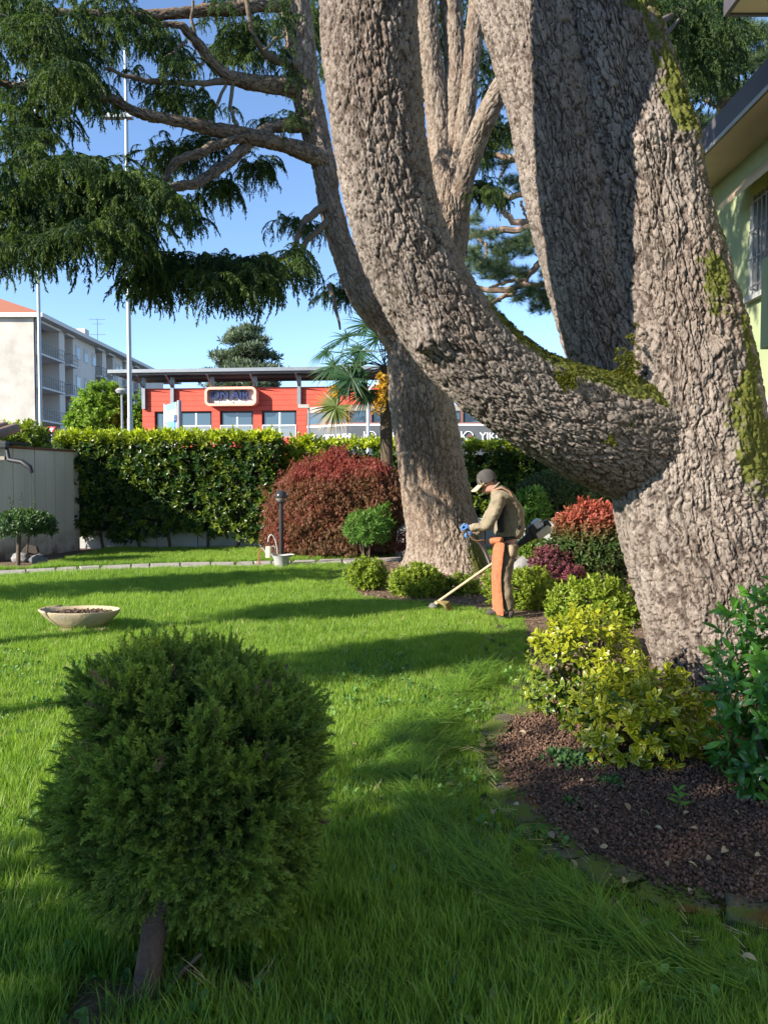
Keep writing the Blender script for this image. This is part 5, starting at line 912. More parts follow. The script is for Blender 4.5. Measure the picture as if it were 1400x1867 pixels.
# --- restaurant with the dark sign band
s3 = 36 / F; z3 = lambda py: CAM_H + (880.6 - py) * s3; RB = PX(562, 800, 36.3); res = thing('restaurant', 'low restaurant with dark sign band in front of the red building', 'building', (PX(633, 800, 36)[0], 36, 0)); bandm = M('sign_band', (.10, .11, .12), .5, (.085, .095, .105), 2); brn = M('brown_frame', (.20, .10, .08), .7); rg = M('restaurant_roof', (.30, .27, .24), .8)
xA, xC, xE = PX(560, 800, 37.4)[0], PX(633, 800, 36)[0], PX(1010, 800, 36)[0]
body = M('restaurant_wall', (.3, .22, .19), .8); box('body', body, res, xC + .05, xE, 36.4, 39.9, 0, z3(738))
def band(x0, y0, x1, y1, za, zb, name, mat, th=.15):
    d_ = np.array((x1 - x0, y1 - y0)); d_ /= np.linalg.norm(d_); nx, ny = -d_[1] * th, d_[0] * th
    MB().add([(x0, y0, za), (x1, y1, za), (x1 + nx, y1 + ny, za), (x0 + nx, y0 + ny, za), (x0, y0, zb), (x1, y1, zb), (x1 + nx, y1 + ny, zb), (x0 + nx, y0 + ny, zb)], [(0, 3, 2, 1), (4, 5, 6, 7), (0, 1, 5, 4), (1, 2, 6, 5), (2, 3, 7, 6), (3, 0, 4, 7)]).build(name, mat, res)
for (x0, y0, x1, y1) in ((xA, 37.4, xC - .01, 36), (xC + .01, 36, xE, 36)):
    band(x0, y0, x1, y1, z3(830), z3(777), 'sign_band', bandm); band(x0, y0 - .02, x1, y1 - .02, z3(776.5), z3(773), 'white_trim', white, .2); band(x0, y0 + .3, x1, y1 + .3, z3(748), z3(737), 'roof', rg, 1.5); band(x0, y0 + .1, x1, y1 + .1, z3(772.5), z3(770), 'ledge', brn, .3)
    n_ = max(2, int(abs(x1 - x0) / 1.0))
    for k in range(n_ + 1): t_ = k / n_; xq, yq = x0 + (x1 - x0) * t_, y0 + (y1 - y0) * t_ + .2; box('post', brn, res, xq - .06, xq + .06, yq, yq + .1, z3(770), z3(748.2))
    for k in range(n_):
        t0, t1 = (k + .08) / n_, (k + .92) / n_; band(x0 + (x1 - x0) * t0, y0 + (y1 - y0) * t0 + .26, x0 + (x1 - x0) * t1, y0 + (y1 - y0) * t1 + .26, z3(769.5), z3(749), 'pane', bg_, .04)
redm = M('red_mark', (.5, .03, .03), .6)
def logo(x, y, z, sc, rot, txt):
    text('lettering', 'K', sc, x, y, z, white, res, .01, 1, 0, rot, local=False).location = Vector((x, y, z)) - res.location
    cs = math.cos(rot); ring = MB(); ox = x + .66 * sc * cs
    pts = [(ox + .36 * sc * math.cos(a) * cs, y + .36 * sc * math.cos(a) * math.sin(rot), z + .34 * sc + .34 * sc * math.sin(a)) for a in np.linspace(R(-120), R(160), 14)]; ring.tube(pts, .035 * sc, 6).build('emblem_ring', white, res)
    MB().add([(ox + .02, y - .03, z + .22 * sc), (ox + .2 * sc * cs, y - .03, z + .34 * sc), (ox + .02, y - .03, z + .46 * sc)], [(0, 1, 2)]).build('emblem_mark', redm, res)
    text('lettering', txt, sc * .75, 0, 0, 0, white, res, .01, 1.05, .006, rot).location = Vector((x + 1.5 * sc * cs, y + 1.5 * sc * math.sin(rot), z + .08 * sc)) - res.location
rotA = math.atan2(36 - 37.4, xC - xA); pA = PX(569, 802, 37.15); logo(pA[0], pA[1] - .02, z3(801), .42, rotA, 'YIKO SUSHI')
logo(PX(661, 800, 35.96)[0], 35.96, z3(803.5), .62, 0, 'YIKO SUSHI'); logo(PX(838, 800, 35.96)[0], 35.96, z3(803.5), .62, 0, 'YIKO SUSHI')
# --- totem sign, lamps, poles, traffic sign
q0, q1 = PX(303, 790, 33.4), PX(322, 790, 32.0); tot = thing('totem_sign', 'blue and green advertising totem before the red building', 'sign', (q1[0], q1[1], 0)); zf = lambda py, Yd: CAM_H + (880.6 - py) * Yd / F
def quad(a, b, za0, zb0, za1, zb1, name, mat, off=0.):
    MB().add([(a[0], a[1] - off, za0), (b[0], b[1] - off, zb0), (b[0], b[1] - off, zb1), (a[0], a[1] - off, za1), (a[0], a[1] - off + .06, za0), (b[0], b[1] - off + .06, zb0), (b[0], b[1] - off + .06, zb1), (a[0], a[1] - off + .06, za1)], [(0, 1, 2, 3), (5, 4, 7, 6), (0, 4, 5, 1), (1, 5, 6, 2), (2, 6, 7, 3), (3, 7, 4, 0)]).build(name, mat, tot)
TA, TB = zf(739, 33.4), zf(733, 32.0); quad(q0, q1, .6, .6, TA, TB, 'board', white); lerp = lambda t_: q0 + (q1 - q0) * t_
for k, (f0, f1, col) in enumerate([(.0, .08, (.16, .30, .60)), (.1, .18, (.55, .68, .85)), (.2, .3, (.12, .28, .62)), (.33, .42, (.14, .3, .62)), (.44, .46, (.14, .3, .62)), (.5, .62, (.12, .5, .2)), (.64, .78, (.2, .58, .26)), (.8, .98, (.12, .45, .2))]):
    z0_, z1_ = 3.8 * (1 - f1), 3.8 * (1 - f0); quad(lerp(.04), lerp(.96), TA - 3.75 * f1, TB - 3.75 * f1, TA - 3.75 * f0, TB - 3.75 * f0, 'print', M('totem_print', col, .6), .02 + .002 * k)
MB().tube([q1 + (.12, 0, -q1[2]), q1 + (.12, 0, TB + .05 - q1[2])], .09, 10).build('post', gm, tot, smooth=True); MB().tube([q0 + (-.06, 0, -q0[2]), q0 + (-.06, 0, TA + .05 - q0[2])], .04, 8).build('post', light_f, tot, smooth=True)
pole_m = M('galvanised_steel', (.34, .37, .38), .5, (.29, .32, .33), 1, metal=.6); 
for px, Yd, wd, lab in ((238.5, 24.5, .15, 'tall grey galvanised mast rising through the hanging cedar boughs'), (76, 27, .13, 'tall grey street light mast in front of the pale apartment block')):
    b = PX(px, 880, Yd); b[2] = 0; po = thing('light_mast', lab, 'mast', tuple(b)); zs = (0, 3.6, 3.65, 16); MB().lathe([(wd * .62, 0), (wd * .6, 3.6), (wd * .5, 3.68), (wd * .46, 7), (wd * .34, 15.5), (0, 15.5)], tuple(b), 14).build('pole', pole_m, po, smooth=True)
    top = PX(px, 215 if px > 200 else 130, Yd); box('lamp_head', pole_m, po, b[0] - .7, b[0] + .2, b[1] - .12, b[1] + .12, top[2], top[2] + .12) if px > 200 else box('lamp_head', pole_m, po, b[0] - .5, b[0] + .5, b[1] - .12, b[1] + .12, 15.3, 15.45)
for px, top_y, Yd, lab in ((222, 715, 31, 'small grey street lamp with flat head before the green tree'), (563, 744, 31, 'thin grey lamp post with boxy head at the corner of the red building')):
    b = PX(px, top_y, Yd); lp = thing('street_lamp', lab, 'lamp', (b[0], b[1], 0)); MB().tube([(b[0], b[1], 0), (b[0], b[1], b[2])], [.06, .04], 9).build('pole', pole_m, lp, smooth=True); MB().lathe([(0, -.06), (.2, -.04), (.26, .06), (.16, .16), (0, .18)], tuple(b), 12).build('lamp_head', M('lamp_grey', (.3, .3, .3), .6), lp, smooth=True) if px < 300 else box('lamp_head', M('lamp_beige', (.4, .38, .34), .6), lp, b[0] - .42, b[0] + .02, b[1] - .12, b[1] + .12, b[2], b[2] + .14)
b = PX(671, 800, 26); lp = thing('street_lamp', 'pale curved-top pole between the palm and the middle trunk', 'lamp', (b[0], b[1], 0)); MB().tube([(b[0], 26, 0), tuple(PX(671, 730, 26)), tuple(PX(673, 712, 26)), tuple(PX(678, 704, 26)), tuple(PX(690, 700, 26))], [.06, .055, .05, .045, .04], 10).build('pole', M('white_pole', (.6, .62, .63), .5), lp, smooth=True)
b = PX(94, 783, 24); ts_ = thing('yield_sign', 'red-bordered white triangular road sign by the apartment block', 'sign', (b[0], b[1], 0)); s_ = .42
tri = lambda s__, y: [(b[0] - s__, y, b[2] + s__ * .6), (b[0], y, b[2] - s__ * 1.15), (b[0] + s__, y, b[2] + s__ * .6)]
MB().add(tri(.12, 23.97) + tri(.12, 24), [(0, 1, 2), (5, 4, 3), (0, 3, 4, 1), (1, 4, 5, 2), (2, 5, 3, 0)]).build('x', redm).location = (0, 0, 0)
bpy.data.objects.remove(bpy.data.objects['x']); MB().add(tri(s_ * .35, 23.97) + tri(s_ * .35, 24), [(0, 1, 2), (5, 4, 3), (0, 3, 4, 1), (1, 4, 5, 2), (2, 5, 3, 0)]).build('plate', redm, ts_); MB().add(tri(s_ * .2, 23.965), [(0, 1, 2)]).build('face', white, ts_); MB().tube([(b[0], 24.04, 0), (b[0], 24.04, b[2] + .1)], .03, 8).build('post', pole_m, ts_)
b2 = PX(96, 813, 24); box('blue_plate', M('blue_plate', (.08, .16, .5), .5), ts_, b2[0] - .07, b2[0] + .07, 23.96, 23.99, b2[2] - .06, b2[2] + .06)
# --- green house at the side
hw = M('green_plaster', (.27, .31, .17), .9, (.24, .28, .15), 1.2, bump=.15, bscale=80); sof = M('soffit', (.52, .43, .31), .8, (.47, .39, .28), 2); fas = M('dark_fascia', (.055, .052, .06), .6, (.07, .065, .075), 2); wht = M('window_trim', (.30, .30, .29), .6); barm = M('grille_bar', (.22, .23, .24), .4, metal=.5)
house = thing('house', 'green plastered house with wide eaves, barred window and awning', 'house', (4.3, 9, 0)); XH = 4.28; ZH = 5.45
zh = lambda py, px: CAM_H + (880.6 - py) * (XH * F / (px - 700)) / F
wy0, wy1 = XH * F / (1440 - 700), XH * F / (1362 - 700); wz0, wz1 = zh(545, 1365), zh(366, 1365)
for nm, y0, y1, z0, z1 in (('wall', wy1, 13.5, 0, ZH), ('wall', -1, wy0, 0, ZH), ('wall', wy0, wy1, 0, wz0), ('wall', wy0, wy1, wz1, ZH)): box(nm, hw, house, XH, XH + .3, y0 + .001, y1 - .001, z0, z1)
box('end_wall', hw, house, XH + .301, 10, 13.2, 13.5, 0, ZH)
win = box('window', wht, house, XH + .2, XH + .24, wy0, wy1, wz0, wz1)
for k in range(12): box('blind_slat', M('blind', (.33, .33, .33), .6) if k == 0 else bpy.data.materials['blind'], win, XH + .165, XH + .195, wy0 + .05, wy1 - .07, wz0 + .05 + k * (wz1 - wz0 - .1) / 12, wz0 + .05 + (k + .9) * (wz1 - wz0 - .1) / 12)
box('frame', wht, win, XH - .025, XH + .2, wy1 - .09, wy1 - .002, wz0 + .002, wz1 - .002); box('sill', wht, win, XH - .08, XH + .1, wy0 - .1, wy1 + .06, wz0 - .06, wz0 - .002)
for k in range(6): y = wy1 - .14 - k * .1; MB().tube([(XH - .05, y, wz0), (XH - .05, y, wz1 - .03)], .009, 6).build('grille_bar', barm, win)
for k in range(4): z = wz0 + .1 + k * (wz1 - wz0 - .2) / 3; MB().tube([(XH - .05, wy0, z), (XH - .05, wy1 - .05, z)], .01, 6).build('grille_bar', barm, win)
# awning over the window
aw = leafmat('cream_awning', (.70, .55, .42), (.7, .6, .5), .55, rough=.8, spec=.1); za = wz1 + .32; yA, yB = 6.0, XH * F / (1352 - 700)
MB().add([(XH - .01, yA, 5.2), (XH - .01, yB, 5.2), (XH - .3, yB + .1, 4.9), (XH - .3, yA, 4.9), (XH - .01, yA, 5.19), (XH - .01, yB, 5.19), (XH - .3, yB + .1, 4.84), (XH - .3, yA, 4.84)], [(0, 1, 2, 3), (7, 6, 5, 4), (2, 1, 5, 6), (3, 2, 6, 7)]).build('awning', aw, house)
# eaves: soffit and dark fascia, roof above
xe = XH - .55; box('soffit', sof, house, xe + .03, XH + .4, -1, 14.0, ZH + .002, ZH + .05); box('fascia', fas, house, xe, xe + .028, -1, 14.03, ZH - .02, ZH + .28); box('fascia', fas, house, xe + .03, 10, 14.002, 14.03, ZH - .02, ZH + .28); box('drip_edge', wht, house, xe - .012, xe - .001, -1, 14.03, ZH - .03, ZH + .015)
MB().add([(xe, -1, ZH + .281), (xe, 14.03, ZH + .281), (9, 14.03, ZH + 2.2), (9, -1, ZH + 2.2)], [(0, 1, 2, 3)]).build('roof', M('roof_covering', (.12, .10, .09), .9), house)
# balcony parapet and the projecting upper eave near the viewer
bz0, bz1 = CAM_H + (880.6 - 639) * 8.25 / F, CAM_H + (880.6 - 478) * 8.25 / F; bx = 680 / F * 8.25; box('balcony', hw, house, bx, XH - .001, 5, 8.25, bz0, bz1, bevel=.01)
uz = PX(1330, 22, 6.0)[2]; ux = PX(1322, 22, 6.0)[0]; box('upper_eave', sof, house, ux + .035, 6, 0, 6.0, uz, uz + .12); box('upper_fascia', fas, house, ux, ux + .033, 0, 6.03, uz - .015, uz + .26); box('upper_fascia', fas, house, ux + .034, 6, 6.001, 6.03, uz - .015, uz + .26); box('plinth', M('house_plinth', (.42, .40, .37), .8), house, XH - .03, XH - .001, -1, 13.5, 0, 2.55)
# ---------------------------------------------------------------- the gardener and his trimmer
def skin(name, nodes, edges, mat, parent, sub=2, root=0, smooth=True):
    """nodes: list of (x, y, z, rx, ry)"""
    me = bpy.data.meshes.new(name); me.from_pydata([n_[:3] for n_ in nodes], edges, []); me.update(); o = link(name, me, mat, parent)
    m = o.modifiers.new('skin', 'SKIN'); m.use_smooth_shade = True
    if not me.skin_vertices: me.skin_vertices.new() if hasattr(me.skin_vertices, 'new') else None
    sv = me.skin_vertices[0].data
    for i, n_ in enumerate(nodes): sv[i].radius = (n_[3], n_[4] if len(n_) > 4 else n_[3]); sv[i].use_root = (i == root)
    s = o.modifiers.new('sub', 'SUBSURF'); s.levels = sub; s.render_levels = sub; return o
YM = 9.05
def mp(x, y, dy=0.): return PX(x, y, YM + dy)
def nd(x, y, dy, r, r2=None): p = mp(x, y, dy); return (*p, r, r2 or r)
skin_m = M('skin', (.50, .26, .19), .6, (.44, .21, .16), 12); jack = M('olive_jacket', (.22, .18, .12), .9, (.17, .14, .095), 14, bump=.5, bscale=35); jack_d = M('black_panel', (.025, .022, .022), .85, bump=.3); trous = M('brown_trousers', (.17, .13, .085), .9, (.12, .095, .06), 10, bump=.5, bscale=30); tan_m = M('tan_pouch', (.30, .23, .15), .9, (.24, .18, .12), 10, bump=.4); chaps = M('orange_chaps', (.38, .105, .045), .9, (.25, .12, .06), 9, stretch=(3, 3, .6), bump=.4, bscale=25); boot = M('dark_boot', (.06, .05, .045), .7, bump=.3); glove_m = M('blue_glove', (.06, .17, .42), .7, (.05, .13, .34), 20, bump=.4)
man = thing('person', 'gardener in cap, olive jacket and orange chaps stooping over a grass trimmer', 'person', tuple(GP(918, 1128)))
# one continuous body; clothing lies over it
B = [nd(928, 990, 0, .07, .09), nd(928, 955, 0, .08, .1), nd(924, 925, 0, .08, .1), nd(912, 900, 0, .06, .07), nd(903, 890, 0, .058), nd(892, 885, 0, .072, .07), nd(884, 878, 0, .088, .078), nd(884, 868, 0, .075, .068),   # 0-7 spine, neck, head
     nd(910, 908, -.19, .04), nd(891, 958, -.235, .032), nd(852, 961, -.13, .026),                       # 8-10 near arm
     nd(910, 908, .19, .04), nd(884, 955, .235, .032), nd(858, 974, .18, .026),                           # 11-13 far arm
     nd(923, 1015, -.1, .06), nd(919, 1060, -.11, .045), nd(928, 1112, -.11, .035), nd(916, 1124, -.11, .02),     # 14-17 near leg
     nd(920, 1015, .09, .06), nd(908, 1058, .1, .045), nd(908, 1103, .1, .035), nd(897, 1114, .1, .02),         # 18-21 far leg
     nd(872, 888, 0, .016), nd(878, 899, 0, .032, .03), nd(889, 882, -.078, .014, .01), nd(889, 882, .078, .014, .01)]  # nose, chin, ears
skin('body', B, [(0, 1), (1, 2), (2, 3), (3, 4), (4, 5), (5, 6), (6, 7), (3, 8), (8, 9), (9, 10), (3, 11), (11, 12), (12, 13), (0, 14), (14, 15), (15, 16), (16, 17), (0, 18), (18, 19), (19, 20), (20, 21), (6, 22), (5, 23), (6, 24), (6, 25)], skin_m, man)
# jacket: torso with hunched back and both sleeves
J = [nd(927, 985, 0, .15, .19), nd(930, 960, 0, .155, .19), nd(929, 930, 0, .16, .20), nd(918, 905, 0, .13, .17), nd(905, 891, 0, .085, .09),
     nd(910, 908, -.2, .085), nd(902, 932, -.235, .078), nd(891, 958, -.24, .07), nd(875, 962, -.2, .058), nd(858, 962, -.15, .05),
     nd(910, 908, .2, .085), nd(898, 932, .235, .075), nd(884, 955, .24, .066), nd(872, 965, .2, .055), nd(864, 974, .18, .05)]
skin('jacket', J, [(0, 1), (1, 2), (2, 3), (3, 4), (3, 5), (5, 6), (6, 7), (7, 8), (8, 9), (3, 10), (10, 11), (11, 12), (12, 13), (13, 14)], jack, man, 3); fold_tex = bpy.data.textures.new('cloth_folds', 'CLOUDS'); fold_tex.noise_scale = .09; fold_tex.noise_depth = 2
for o in [bpy.data.objects['jacket']]: m = o.modifiers.new('folds', 'DISPLACE'); m.texture = fold_tex; m.strength = .05; m.mid_level = .5; m.texture_coords = 'GLOBAL'
skin('vest_panel', [nd(919, 917, -.17, .055, .03), nd(914, 935, -.185, .06, .035), nd(912, 955, -.185, .06, .035), nd(914, 972, -.17, .055, .035)], [(0, 1), (1, 2), (2, 3)], jack_d, man, 2)
skin('hem', [nd(922, 975, 0, .17, .20), nd(924, 986, 0, .165, .195)], [(0, 1)], jack_d, man, 2)
# collar, cap with pale peak, glasses
skin('collar', [nd(905, 889, 0, .095, .095), nd(900, 884, 0, .088, .088)], [(0, 1)], jack, man, 2)
capc = mp(887, 873); cap = MB().lathe([(.105, -.035), (.108, .0), (.1, .045), (.078, .085), (.04, .11), (0, .115)], (0, 0, 0), 22, 1.12, .96).build('cap', M('dark_cap', (.06, .055, .05), .9, (.045, .04, .04), 12), man, smooth=True); cap.matrix_parent_inverse = Matrix.Translation(-man.location); cap.location = capc; cap.rotation_euler = (0, R(-24), 0)
v = []; nx_ = 9
for i in range(nx_):
    a = R(-62 + 124 * i / (nx_ - 1)); v += [(-.10 * math.cos(a) * 1.1, .10 * math.sin(a), -.02), (-.11 - .115 * math.cos(a) ** .7, .105 * math.sin(a), -.055 + .02 * math.sin(a) ** 2 * -1), (-.10 * math.cos(a) * 1.1, .10 * math.sin(a), -.03), (-.11 - .113 * math.cos(a) ** .7, .105 * math.sin(a), -.066 + .02 * math.sin(a) ** 2 * -1)]
f = []
for i in range(nx_ - 1):
    a, b = 4 * i, 4 * i + 4; f += [(a, a + 1, b + 1, b), (a + 2, b + 2, b + 3, a + 3), (a + 1, a + 3, b + 3, b + 1)]
o = MB().add(v, f).build('peak', M('pale_peak', (.55, .44, .25), .8), cap, smooth=True)
MB().add([(-.1, y, z) for y, z in ((-.105, -.03), (-.09, -.03), (-.09, .05), (-.105, .05))], [(0, 1, 2, 3)]).build('front_panel', bpy.data.materials['pale_peak'], cap)
skin('glasses', [nd(888, 881, -.085, .006), nd(875, 884, -.07, .012), nd(873, 885, 0, .01), nd(875, 884, .07, .012), nd(888, 881, .085, .006)], [(0, 1), (1, 2), (2, 3), (3, 4)], M('dark_glasses', (.02, .02, .02), .2), man, 1)
skin('hair', [nd(899, 878, -.045, .035), nd(902, 880, 0, .042), nd(899, 878, .045, .035)], [(0, 1), (1, 2)], M('grey_hair', (.16, .13, .11), .9), man, 2)
# trousers with orange chaps at the front
T = [nd(927, 985, 0, .14, .175), nd(927, 1000, 0, .135, .17), nd(923, 1015, -.1, .105), nd(919, 1060, -.11, .08), nd(926, 1095, -.11, .072), nd(928, 1116, -.11, .07), nd(920, 1015, .09, .105), nd(908, 1058, .1, .08), nd(909, 1095, .1, .072), nd(908, 1108, .1, .07)]
skin('trousers', T, [(0, 1), (1, 2), (2, 3), (3, 4), (4, 5), (1, 6), (6, 7), (7, 8), (8, 9)], trous, man, 3); m = bpy.data.objects['trousers'].modifiers.new('folds', 'DISPLACE'); m.texture = fold_tex; m.strength = .04; m.texture_coords = 'GLOBAL'
for dy, sh in ((-.11, 0), (.1, -8)):
    g_ = np.random.default_rng(3); v = []; f = []; rows = 14; cols = 9
    for i in range(rows):
        t_ = i / (rows - 1); yy_ = 988 + (1122 + (0 if dy < 0 else -8) - 988) * t_; cx = np.interp(t_, [0, .2, .5, .8, 1], [919, 915, 911, 915, 916]) + sh * t_; rad = np.interp(t_, [0, .2, .55, 1], [.135, .125, .098, .092]); ccx = mp(cx, yy_, dy)
        for k in range(cols):
            a = R(-78 + 150 * k / (cols - 1)); wv = 1 + .05 * math.sin(a * 5 + t_ * 9) + g_.normal(0, .012)
            v.append((ccx[0] + .02 - rad * wv * math.cos(a), ccx[1] - rad * wv * math.sin(-a) * -1 * -1, ccx[2]))
    for i in range(rows - 1):
        for k in range(cols - 1): q = i * cols + k; f.append((q, q + 1, q + cols + 1, q + cols))
    o = MB().add(v, f).build('chaps', chaps, man, smooth=True); m = o.modifiers.new('solid', 'SOLIDIFY'); m.thickness = .012; o.modifiers.new('sub', 'SUBSURF').render_levels = 3; m = o.modifiers.new('folds', 'DISPLACE'); m.texture = fold_tex; m.strength = .022; m.texture_coords = 'GLOBAL'
skin('belt_flap', [nd(905, 982, -.14, .06, .05), nd(916, 986, -.18, .05, .03), nd(896, 988, -.05, .05, .06)], [(0, 1), (0, 2)], chaps, man, 2)
skin('pouch', [nd(930, 992, -.17, .075, .05), nd(934, 1006, -.17, .065, .05), nd(932, 1016, -.15, .04, .04)], [(0, 1), (1, 2)], tan_m, man, 2)
for x, y, dy in ((926, 1122, -.11), (906, 1113, .1)): skin('boot', [nd(x + 5, y - 12, dy, .055), nd(x + 5, y + 1, dy, .052), nd(x - 8, y + 3, dy, .045), nd(x - 20, y + 4, dy, .036, .03)], [(0, 1), (1, 2), (2, 3)], boot, man, 2)
# harness straps
strap = M('harness_strap', (.30, .16, .10), .8)
skin('harness', [nd(903, 893, -.13, .014, .01), nd(915, 889, -.16, .014, .01), nd(930, 897, -.17, .014, .01), nd(940, 920, -.16, .014, .01), nd(947, 945, -.12, .014, .01), nd(944, 965, -.08, .016, .01)], [(0, 1), (1, 2), (2, 3), (3, 4), (4, 5)], strap, man, 1)
skin('harness', [nd(909, 893, .1, .014, .01), nd(925, 890, .08, .014, .01), nd(940, 907, .05, .014, .01), nd(949, 930, -.02, .014, .01), nd(948, 950, -.06, .014, .01)], [(0, 1), (1, 2), (2, 3), (3, 4)], strap, man, 1)
skin('back_pad', [nd(938, 962, -.13, .06, .05), nd(948, 958, -.02, .05, .06)], [(0, 1)], jack_d, man, 2)
# gloved hands closed on the handle
def hand(x, y, dy, side):
    c = mp(x, y, dy); N_ = [(c[0] + .045, c[1], c[2], .042), (c[0] - .008, c[1], c[2] - .004, .052)]; E_ = [(0, 1)]
    for k, (oy, l_) in enumerate(((-.033, .9), (-.011, 1.05), (.011, 1.0), (.033, .8))):
        b = len(N_); N_ += [(c[0] - .03, c[1] + oy, c[2] + .018, .0135), (c[0] - .052 * l_, c[1] + oy, c[2] - .004, .0125), (c[0] - .05 * l_, c[1] + oy, c[2] - .03, .0115), (c[0] - .025 * l_, c[1] + oy, c[2] - .04, .010)]; E_ += [(1, b), (b, b + 1), (b + 1, b + 2), (b + 2, b + 3)]
    b = len(N_); N_ += [(c[0] + .01, c[1] - side * .045, c[2] - .012, .0145), (c[0] - .02, c[1] - side * .05, c[2] - .03, .0125), (c[0] - .04, c[1] - side * .03, c[2] - .04, .011)]; E_ += [(1, b), (b, b + 1), (b + 1, b + 2)]
    skin('glove', N_, E_, glove_m, man, 2)
hand(849, 960, -.12, 1); hand(856, 974, .18, -1)
# --- string trimmer
tr = thing('string_trimmer', 'petrol grass trimmer with long tan shaft and debris guard held by the gardener', 'tool', tuple(GP(800, 1108))); DY = .27
shaft_m = M('tan_shaft', (.50, .40, .24), .5, (.42, .33, .2), 8); eng_d = M('dark_housing', (.03, .03, .03), .5); eng_l = M('cream_housing', (.55, .48, .36), .5, (.45, .38, .27), 6); eng_w = M('pale_grey_cover', (.55, .55, .55), .5)
e0, e1 = mp(797, 1098, DY), mp(958, 985, DY); MB().tube([e0, e1], .016, 12).build('shaft', shaft_m, tr, smooth=True); ax = Vector(e1 - e0).normalized()
MB().tube([mp(940, 997, DY), mp(962, 981, DY), mp(972, 973, DY)], [.024, .05, .075], 14).build('clutch_housing', eng_d, tr, smooth=True)
q = Vector(mp(985, 963, DY)); rotq = ax.to_track_quat('X', 'Z').to_euler()
def ebox(name, mat, cx, cy, sx, sy, sz, dyy=0, bev=.02):
    o = MB().box(-sx, sx, -sy, sy, -sz, sz).build(name, mat, tr, bevel=bev); o.location = mp(cx, cy, DY + dyy); o.rotation_euler = rotq; return o
ebox('engine', eng_d, 975, 967, .07, .08, .085); ebox('recoil_cover', eng_w, 979, 955, .055, .085, .05); ebox('tank', eng_l, 989, 970, .10, .085, .05); ebox('muffler', eng_d, 996, 956, .04, .07, .05); MB().tube([mp(985, 952, DY - .09), mp(1000, 945, DY - .09), mp(1006, 950, DY - .09)], .006, 6).build('guard_wire', strap, tr)
MB().tube([e0 + np.array((.005, 0, 0)), e0 + np.array((-.02, 0, -.03))], [.028, .03], 12).build('gear_head', shaft_m, tr, smooth=True)
hd = GP(790, 1108); hd[1] = YM + DY; hd = mp(790, 1104, DY); MB().lathe([(0, .03), (.03, .03), (.05, .01), (.062, -.01), (.055, -.03), (0, -.035)], tuple(hd), 18).build('line_spool', M('spool', (.14, .13, .12), .6), tr, smooth=True)
gv = []; 
for i in range(9):
    a = R(-70 + 140 * i / 8); gv += [(hd[0] + .06 + .13 * math.cos(a), hd[1] + .16 * math.sin(a), hd[2] + .055 - .02 * abs(a)), (hd[0] + .09 + .15 * math.cos(a), hd[1] + .18 * math.sin(a), hd[2] - .04)]
gv += [(hd[0] + .02, hd[1], hd[2] + .06)]; o = MB().add(gv, [(2 * i, 2 * i + 1, 2 * i + 3, 2 * i + 2) for i in range(8)] + [(16 + 2, 2 * i, 2 * i + 2) for i in range(8)]).build('debris_guard', M('dirty_guard', (.22, .14, .06), .9, (.12, .12, .03), 14, bump=.5), tr, smooth=True); o.modifiers.new('solid', 'SOLIDIFY').thickness = .008
MB().tube([hd + (0, 0, -.015), hd + (-.12, -.03, -.015), hd + (-.2, -.05, -.02)], .003, 5).build('cutting_line', M('green_line', (.25, .5, .05), .5), tr)
MB().tube(catmull([mp(893, 1030, DY), mp(880, 1000, DY - .05), mp(866, 985, DY - .2), mp(853, 975, -.05), mp(849, 964, -.12), mp(846, 955, -.16)], np.linspace(0, 5, 22)), .012, 9).build('handlebar', M('grey_tube', (.3, .29, .28), .4, metal=.5), tr, smooth=True)
MB().tube([mp(846, 966, -.12), mp(847, 954, -.13)], .02, 10).build('grip', eng_d, tr, smooth=True); MB().tube(catmull([mp(850, 968, -.12), mp(864, 985, -.1), mp(884, 985, -.05), mp(896, 995, .1)], np.linspace(0, 3, 14)), .006, 6).build('throttle_cable', strap, tr, smooth=True)
# ---------------------------------------------------------------- garden things
terra = M('weathered_clay', (.42, .34, .22), .85, (.34, .27, .17), 6, bump=.3, bscale=40, dirt=((.26, .23, .17), 3))
bc = GP(148, 1152); bw = thing('planter_bowl', 'wide oval clay bowl of dark bark chips standing on the lawn', 'planter', tuple(bc)); bz = .05; RXb, RYb = .415, .27
def bowl(prof, name, mat, n=48, f=None): 
    m = MB(); m.lathe(prof, (bc[0], bc[1], bz), n, 1, RYb / RXb); return m.build(name, mat, bw, smooth=True)
bowl([(.17, 0), (.24, .02), (.32, .075), (.385, .13), (.415, .17), (.42, .185), (.41, .192), (.395, .185), (.36, .14), (.3, .12), (0, .12)], 'bowl', terra)
# overlapping spout-like fold at one end
fo = MB(); n_ = 10; v = []; f = []
for i in range(n_):
    t_ = i / (n_ - 1); r0 = .2 + .225 * t_ ** .8; z_ = bz + .012 + .185 * t_ ** 1.15; cx = bc[0] - (.02 + r0 * .93); 
    for k in range(7): a = R(-48 + 96 * k / 6); v.append((bc[0] - r0 * 1.045 * math.cos(a), bc[1] + r0 * 1.1 * (RYb / RXb) * math.sin(a), z_))
for i in range(n_ - 1):
    for k in range(6): q = i * 7 + k; f.append((q, q + 1, q + 8, q + 7))
o = MB().add(v, f).build('fold', terra, bw, smooth=True); m = o.modifiers.new('solid', 'SOLIDIFY'); m.thickness = .018; m.offset = 1
chipm = leafmat('bark_chip', (.045, .03, .022), (.20, .13, .085), 0, rough=.9); chp = []
for k in range(3): b = LB(); b.leaf((-.5, 0, 0), (1, 0, 0), (0, 0, 1), 1, .6, .3, 3, .3, prof=lambda a: .6 + .4 * math.sin(3 * a + k)); chp.append(b.obj('chip', chipm))
